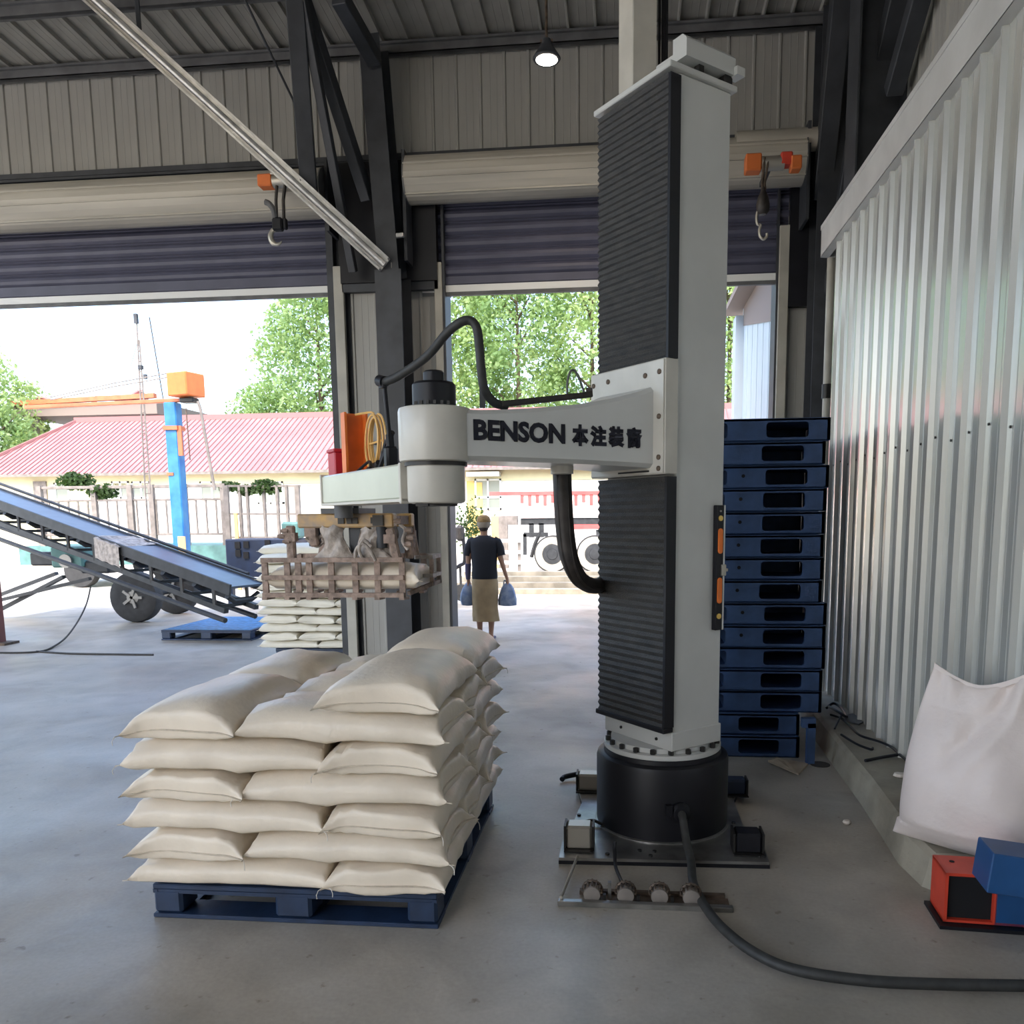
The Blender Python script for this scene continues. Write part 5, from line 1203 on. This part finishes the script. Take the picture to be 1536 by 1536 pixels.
m_=MB(); m_.tube([at(252,560,16),at(170,575,16.2),at(75,596,16.5)],.012,5); m_.tube([at(252,566,16),at(170,580,16.2),at(76,600,16.5)],.012,5); part(m_,'tie_wire',M['cagegrey'],cr)
m_=MB(); m_.tube([at(297,602,15.8),at(301,615,15.8),at(316,702,15.8),at(322,735,15.8)],.03,6); part(m_,'hanging_cable',M['cagegrey'],cr)
m_=MB(); m_.tube([at(279,612,15.8),at(285,690,15.8)],.012,5); m_.tube([at(250,610,16),at(261,705,16)],.015,5); part(m_,'hanging_cable',M['rust'],cr)
# radio mast and whip pole
ms=root_at('antenna_mast','slim lattice antenna mast rising left of the blue crane','mast',(-10.6,17,0))
p0=[at(211,620,17),at(218,620,17)]; m_=MB()
pA_=Vector((-10.42,17,0)); 
for (qa,qb) in ((at(218,740,17),at(205,480,17)),(at(226,740,17),at(209,510,17))): m_.tube([qa,qb],.018,5)
for t in np.linspace(0,1,16): 
    q1=at(218,740,17).lerp(at(205,480,17),t*.88); q2=at(226,740,17).lerp(at(209,510,17),t); m_.tube([q1,q2],.012,4)
m_.tube([at(218,740,17),Vector((at(218,740,17).x,17,0))],.02,5)
part(m_,'lattice',M['cagegrey'],ms)
m_=MB(); m_.box(at(204,478,17),(.07,.07,.20)); m_.box(at(211,551,17),(.08,.08,.08)); m_.box(at(218,565,17),(.06,.06,.10)); part(m_,'antenna_head',M['steel'],ms)
m_=MB(); m_.tube([at(206,515,17),at(196,550,17),at(210,555,17)],.006,4); part(m_,'stay_wire',M['steel'],ms)
o=root_at('whip_pole','thin dark whip pole leaning beside the antenna mast','pole',(-10,17.3,0)); m_=MB(); m_.tube([at(224,476,17.3),at(245,600,17.3),at(270,745,17.3)],.013,5); m_.cyl(at(270,745,17.3),Vector((at(270,745,17.3).x,17.3,0)),.013,5); part(m_,'pole_body',M['steel'],o)

# stake sided truck bed (grey railings on a teal base)
tk=root_at('stake_bed_truck','grey railed stake bed with a teal base parked behind the conveyor','truck',(-10.5,18,0))
YT=18.0; zt=at(300,729,YT).z; zm=at(300,749,YT).z; zl=at(300,801,YT).z; zb=at(300,818,YT).z
xl=at(62,760,YT).x; xr=at(338,760,YT).x
for z,t in((zt,.07),(zm,.05),(zl,.05)):
    m_=MB(); m_.bar((xl,YT,z),(xr,YT,z),t,t,bev=.008); part(m_,'rail',M['cagegrey'],tk)
for px in (145,199,231,280,338,64):
    x=at(px,780,YT).x; m_=MB(); m_.bb((x-.06,YT-.07,zb-.15),(x+.06,YT+.03,zt+.05)); part(m_,'stake',M['cagegrey'],tk)
x=xl+.2
m0=None
while x<xr-.1:
    if m0 is None:
        mb=MB(); mb.bar((0,0,zl),(0,0,zm),.035,.035); m0=mb.build('baluster',M['cagegrey'],tk); o=m0
    else: o=m0.copy(); C.objects.link(o)
    o.location=Vector((x,YT,0))-ROOT[tk.name]; x+=.245
m_=MB(); m_.bb((xl-.6,YT-.1,.55),(xr+.3,YT+2.3,zb)); part(m_,'bed',M['teal'],tk)
for px in(120,300):
    x=at(px,840,YT).x; m_=MB(); m_.lathe((x,YT-.05,.42),[(.2,-.0),(.40,.0),(.42,.04),(.42,.20),(.38,.24),(.2,.24)],24,(Vector((1,0,0)),ZZ,Vector((0,1,0)))); part(m_,'wheel',M['tyre'],tk)
# right hand gate-like rack
gt=root_at('gate_rack','taller open grey rack standing between the stake bed and the door pillar','rack',(-8.3,17.6,0))
Yg=17.5
for px in(342,362,373,398,418,432,448):
    x=at(px,780,Yg).x; m_=MB(); t=.05 if px in(342,448) else .028; m_.bb((x-t,Yg-.04,0),(x+t,Yg+.04,at(px,728,Yg).z)); part(m_,'upright',M['cagegrey'],gt)
for py in(729,771,806):
    m_=MB(); m_.bar(at(340,py,Yg),at(450,py,Yg),.045); part(m_,'crossbar',M['cagegrey'],gt)
m_=MB(); x=at(357,790,Yg).x; m_.bb((x-.04,Yg-.1,0),(x+.04,Yg-.06,at(357,770,Yg).z)); part(m_,'yellow_post',M['yellow'],gt)
nb=root_at('machine_box','navy machine box standing behind the pale sack stack','machine',(-6.5,14.2,0))
a=at(343,845,14.2); b=at(447,808,14.2); m_=MB(); m_.bb((a.x,14.1,a.z-.25),(b.x,14.9,b.z),.02); body=part(m_,'housing',M['navy'],nb)
m_=MB(); m_.bb((a.x+.05,14.0,0),(a.x+.15,14.1,.6)); m_.bb((b.x-.15,14.0,0),(b.x-.05,14.1,.6)); part(m_,'leg',M['navy'],nb)
m_=MB()
for px,py in((355,818),(368,817),(356,830),(368,833),(400,815)): p=at(px,py,14.05); m_.bb((p.x-.05,14.07,p.z-.06),(p.x+.05,14.09,p.z+.06))
sub(m_,'vent',M['inside'],body)
m_=MB(); q=at(440,795,14.3); m_.box(q,(.35,.3,.3),None,.04); part(m_,'green_cover',M['teal'],nb)

# sheet metal annex at the right outside the door
an=root_at('annex','blue grey sheet metal annex with brown eave outside the right door edge','building',(2.2,10.5,0))
AX=1.72
m_=MB(); m_.bb((AX,8.75,0),(AX+3,12.6,4.62)); part(m_,'wall',M['extwall'],an)
for y in np.arange(8.9,12.5,.45):
    m_=MB(); m_.bb((AX-.006,y,0),(AX,y+.02,4.3)); part(m_,'wall_rib',M['extwall'],an)
m_=MB(); m_.bb((AX-.03,8.75,2.42),(AX,12.5,2.48)); part(m_,'rail',M['steel2'],an)
m_=MB(); m_.bb((AX-.12,12.45,0),(AX+.16,12.75,4.5)); part(m_,'corner_post',M['extwall'],an)
m_=MB(); m_.bb((AX-.24,8.75,4.62),(AX+3,13.0,4.70)); part(m_,'eave',M['soffit'],an)
m_=MB(); m_.prism([(AX+.0,12.44,4.61),(AX+.0,8.75,4.61),(AX+.0,8.75,3.6),(AX+.0,12.44,4.35)],(-.012,0,0)); part(m_,'gable_trim',M['soffit'],an)

# flatbed trailer with red sides beyond the yard
tr_=root_at('red_trailer','faded red and white sided trailer truck with big dusty wheels beyond the yard','truck',(1.0,23.2,0))
def whl(px,py,rad=.53):
    c=at(px,py,23.0); c.z=rad; m_=MB(); ax=(Vector((1,0,0)),ZZ,Vector((0,-1,0))); m_.lathe(c,[(rad*.55,0),(rad*.94,0),(rad,.04),(rad,.26),(rad*.94,.30),(rad*.5,.30)],32,ax); o=part(m_,'tyre',M['tyre'],tr_)
    m_=MB(); m_.lathe(c+Vector((0,-.31,0)),[(rad*.5,.0),(rad*.54,.012),(rad*.50,.014),(rad*.3,.016),(rad*.28,.04),(.02,.045)],24,ax); sub(m_,'rim',M['conv'],o)
    for k in range(8):
        a=k*math.pi/4; m_=MB()
    m_=MB(); m_.lathe(c+Vector((0,-.30,0)),[(rad*.56,.004),(rad*.56,.010),(rad*.92,.010),(rad*.92,.002)],32,ax); sub(m_,'dusty_sidewall',M['tyre2'],o)
whl(830,835); whl(893,835)
a=at(782,760,23.2); m_=MB(); m_.bb((a.x,23.0,1.36),(6,25.4,1.55)); part(m_,'chassis',M['conv'],tr_)
m_=MB(); m_.bb((-3.0,22.95,1.55),(6,23.05,2.25)); side=part(m_,'side_board',M['truckside'],tr_)
m_=MB(); m_.bb((-3.9,22.9,2.20),(6,23.0,2.30)); sub(m_,'top_rail',M['truckred'],side)
for k,x in enumerate(np.arange(-3.0,6,.22)):
    m_=MB(); m_.bb((x,22.92,1.9 if k%2 else 1.98),(x+.09,22.95,2.2)); sub(m_,'fringe',M['truckred'],side)
m_=MB(); m_.bb((-1.6,22.98,1.22),(6,23.0,1.36)); part(m_,'side_skirt',M['truckred'],tr_)
m_=MB(); m_.bb((-.85,23.1,.55),(6,23.4,1.2)); part(m_,'tank',M['steel2'],tr_)
for px in(797,812):
    x=at(px,800,23).x; m_=MB(); m_.bb((x-.07,23,1.0),(x+.07,23.1,1.4)); part(m_,'support_leg',M['conv'],tr_)
m_=MB(); p=at(786,800,23); m_.bb((p.x,22.9,1.02),(p.x+.7,23,1.14)); m_.bb((p.x-.02,22.9,.5),(p.x+.08,23,1.1)); part(m_,'bumper',M['conv'],tr_)
m_=MB(); m_.tube(smooth_path([at(811,798,22.95),at(803,815,22.95),at(797,836,22.95)],5),.06,6); part(m_,'mudguard',M['tyre'],tr_)
m_=MB(); m_.bb((-3.4,22.9,1.36),(-3.1,23.1,1.62)); part(m_,'coupling',M['cagegrey'],tr_)
# low loading platform and rails between the door and the trailer
pf_=root_at('low_platform','pale low slatted platform lying across the yard behind the person','platform',(-1.5,16.9,0))
for k,(y,z) in enumerate(((16.4,.10),(16.8,.20),(17.2,.30),(17.6,.38))):
    m_=MB(); m_.bb((-3.6,y,0),(3.5,y+.3,z)); part(m_,'step_rail',M['card'] if k==0 else M['kerb'],pf_)
bn=root_at('bench','pale plank bench standing behind the person','bench',(-2.7,21.0,0))
for z in(.62,.92,.35): m_=MB(); m_.bb((-3.9,21,z),(-2.75,21.06,z+.09)); part(m_,'plank',M['whitewall'],bn)
for x in(-3.85,-2.85): m_=MB(); m_.bb((x,21.06,0),(x+.08,21.12,1.0)); part(m_,'bench_leg',M['cagegrey'],bn)
sg_=root_at('flower_pot','flowering potted plant in front of the yellow pier','plant',(-4.6,25,0))
c=at(706,790,25); g=np.random.default_rng(8); m_=MB()
for i in range(500):
    d=Vector(g.normal(size=3))*.28; p=c+Vector((d.x,d.y*.5,d.z*1.1)); u=Vector(g.normal(size=3)).normalized()*.06; v=u.cross(Vector(g.normal(size=3))).normalized()*.04; m_.add([p-u,p-v,p+u,p+v],[(0,1,2,3)])
part(m_,'leaves',M['leafd'],sg_)['kind']='stuff'
m_=MB(); m_.lathe((c.x,25,0),[(.2,0),(.28,.6),(.3,.9),(.26,.9)],16); part(m_,'pot',M['whitewall'],sg_)
m_=MB(); p=at(746,786,25); cb_=root_at('cardboard_box','yellow and grey box standing against the white house wall','box',(p.x,25,0)); m_.bb((p.x-.18,24.9,0),(p.x+.05,25.1,p.z+.25)); part(m_,'front',M['yellow'],cb_); m_=MB(); m_.bb((p.x+.05,24.9,0),(p.x+.33,25.1,p.z+.25)); part(m_,'side',M['cagegrey'],cb_)
# motorbike-like clutter by the pillar
mb_=root_at('hand_truck','small dark hand truck parked beside the door pillar outside','hand truck',(-3.25,15,0))
m_=MB(); m_.tube(smooth_path([at(690,790,15),at(694,800,15),at(697,840,15),at(690,848,15),at(678,855,15)],5),.035,7); part(m_,'frame_tube',M['black'],mb_)
m_=MB(); c=at(690,800,15); m_.box(c,(.16,.14,.30),None,.05); part(m_,'seat_pad',M['hose'],mb_)
m_=MB(); c=at(690,866,15); m_.lathe((c.x,15.05,.16),[(.05,0),(.15,0),(.16,.02),(.16,.06),(.15,.08),(.05,.08)],18,(Vector((1,0,0)),ZZ,Vector((0,1,0)))); m_.bar((c.x,15.08,.16),at(690,845,15.1),.04); part(m_,'wheel',M['tyre'],mb_)

# ------------------------------------------------------------- conveyor
cv=root_at('belt_conveyor','long inclined blue grey belt conveyor on a wheeled frame in front of the left door','conveyor',(-8,12.3,0))
T0=at(-60,722,12.35); T1=at(372,878,9.75)            # belt centre line, far top to near foot
dC=(T1-T0).normalized(); sC=Vector((0,0,1)).cross(dC).normalized(); nC=dC.cross(sC).normalized()
if nC.z<0: nC=-nC
if sC.y<0: sC=-sC
LC=(T1-T0).length
def cpt(t,s_,n_): return T0+dC*t+sC*s_+nC*n_
m_=MB(); m_.box(cpt(LC/2,0,-.01),(LC,.52,.03),(dC,sC,nC)); bt=part(m_,'belt',M['belt'],cv)
for sd in(-.27,.27):
    m_=MB(); m_.box(cpt(LC/2,sd,-.04),(LC,.03,.14),(dC,sC,nC)); part(m_,'side_channel',M['conv'],cv)
m_=MB(); m_.tube([cpt(0,.42,.05),cpt(LC*.93,.42,.0)],.025,7); part(m_,'hand_rail',M['conv'],cv)
for sd in(-.24,.24):
    m_=MB(); m_.box(cpt(LC/2,sd,-.33),(LC*.98,.07,.07),(dC,sC,nC)); part(m_,'truss_chord',M['conv'],cv)
    m_=MB(); m_.tube([cpt(.2,sd,-.62),cpt(LC*.99,sd,-.46)],.035,7); part(m_,'lower_rail',M['conv'],cv)
k=0; t=.3
while t<LC-.2:
    m_=MB(); m_.bar(cpt(t,-.26,-.10),cpt(t+.06,-.26,-.33),.035); m_.bar(cpt(t,.26,-.10),cpt(t+.06,.26,-.33),.035); m_.bar(cpt(t+.06,-.24,-.33),cpt(t+.06,.24,-.33),.04); part(m_,'frame_strut',M['conv'],cv)
    m_=MB(); m_.tube([cpt(t+.25,-.25,-.14),cpt(t+.25,-.14,-.21),cpt(t+.25,.14,-.21),cpt(t+.25,.25,-.14)],.038,8); part(m_,'idler',M['conv'],cv)
    t+=.62; k+=1
wc=gp(213,920); wc=Vector((at(213,880,12.0).x,12.0,.40))
for yy in(11.85,12.95):
    m_=MB(); c=Vector((wc.x,yy,.40)); ax=(Vector((1,0,0)),ZZ,Vector((0,-1,0)));
    m_.lathe(c,[(.2,-.11),(.34,-.11),(.39,-.08),(.40,-.03),(.40,.05),(.385,.10),(.34,.12),(.22,.12)],36,ax); wl_=part(m_,'wheel',M['tyre'],cv)
    m_=MB(); m_.lathe(c,[(.05,.13),(.19,.10),(.225,.115),(.225,.09),(.05,.06)],24,ax); sub(m_,'rim',M['rim'],wl_)
    m_=MB()
    for j in range(5):
        a=j*2*math.pi/5; m_.bar(c+Vector((0,-.13,0)),c+Vector((math.cos(a)*.17,-.13,math.sin(a)*.17)),.04)
    sub(m_,'spoke',M['rim'],wl_)
m_=MB(); m_.cyl((wc.x,11.8,.40),(wc.x,13.05,.40),.04,10); m_.bar((wc.x,12.1,.40),at(205,845,12.1),.09); m_.bar((wc.x,12.8,.40),at(215,830,12.8),.09); part(m_,'axle_frame',M['conv'],cv)
for (p,q) in ((at(-20,925,12.3),at(96,865,12.0)),(at(-20,900,12.9),at(85,860,12.6)),(at(-20,905,12.1),at(135,868,12.0))):
    m_=MB(); m_.bar(p,q,.07,.05); part(m_,'support_arm',M['conv'],cv)
m_=MB(); p=at(112,835,12.2); m_.box(p,(.55,.4,.34),None,.03); part(m_,'motor_housing',M['teal'],cv)
m_=MB(); m_.cyl(p+Vector((.0,-.24,-.06)),p+Vector((.0,-.19,-.06)),.11,16); part(m_,'pulley',M['rim'],cv)
m_=MB(); m_.box(at(75,838,12.3),(.5,.3,.22),None,.03); m_.box(at(150,850,12.2),(.5,.3,.2),None,.03); part(m_,'gearbox',M['conv'],cv)
# plastic sheet draped over the belt near the wheel
m_=MB(); vs=[];fs=[]; N1,N2=14,10
for i in range(N1+1):
    f=i/N1; s_=-.34+f*.66
    for j in range(N2+1):
        g_=j/N2; t_=LC*.60+g_*.55; dn=.02+.01*math.sin(9*g_+5*f); 
        if s_<-.29: pt=cpt(t_,-.30,.02)+Vector((0,-.02,-.30*((-.29-s_)/.05)))
        else: pt=cpt(t_,s_,dn)
        vs.append(pt+Vector((0,0,.008*math.sin(17*g_))))
for i in range(N1):
    for j in range(N2): fs.append((i*(N2+1)+j,i*(N2+1)+j+1,(i+1)*(N2+1)+j+1,(i+1)*(N2+1)+j))
m_.add(vs,fs,True); part(m_,'plastic_sheet',M['film'],cv,'crumpled pale plastic sheet draped over the belt edge')
# cables at left, red brown post
pp_=root_at('floor_post','red brown steel post with a foot plate at the left picture edge','post',(-8.1,9.6,0))
c=gp(-2,966); m_=MB(); m_.bb((c.x-.07,c.y-.06,0),(c.x+.06,c.y+.06,1.0)); part(m_,'post_body',M['pinkpost'],pp_); m_=MB(); m_.bb((c.x-.15,c.y-.14,0),(c.x+.20,c.y+.12,.03)); part(m_,'foot_plate',M['rust'],pp_)
wr_=root_at('thin_cable','thin dark cable hanging from the conveyor and trailing over the floor at left','cable',(-6.5,9.5,0))
m_=MB(); m_.tube(smooth_path([at(136,880,11.8),at(130,905,11.6),at(118,930,11.0)-ZZ*.0,gp(100,955,.05),gp(80,970,.015),gp(60,977,.012),gp(20,979,.012),gp(-40,978,.012)],6),.012,6); part(m_,'cable_body',M['cable'],wr_)
m_=MB(); m_.tube(smooth_path([gp(55,977,.012),gp(100,980,.012),gp(150,981,.012),gp(230,982,.012)],5),.012,6); part(m_,'cable_body',M['cable'],wr_)
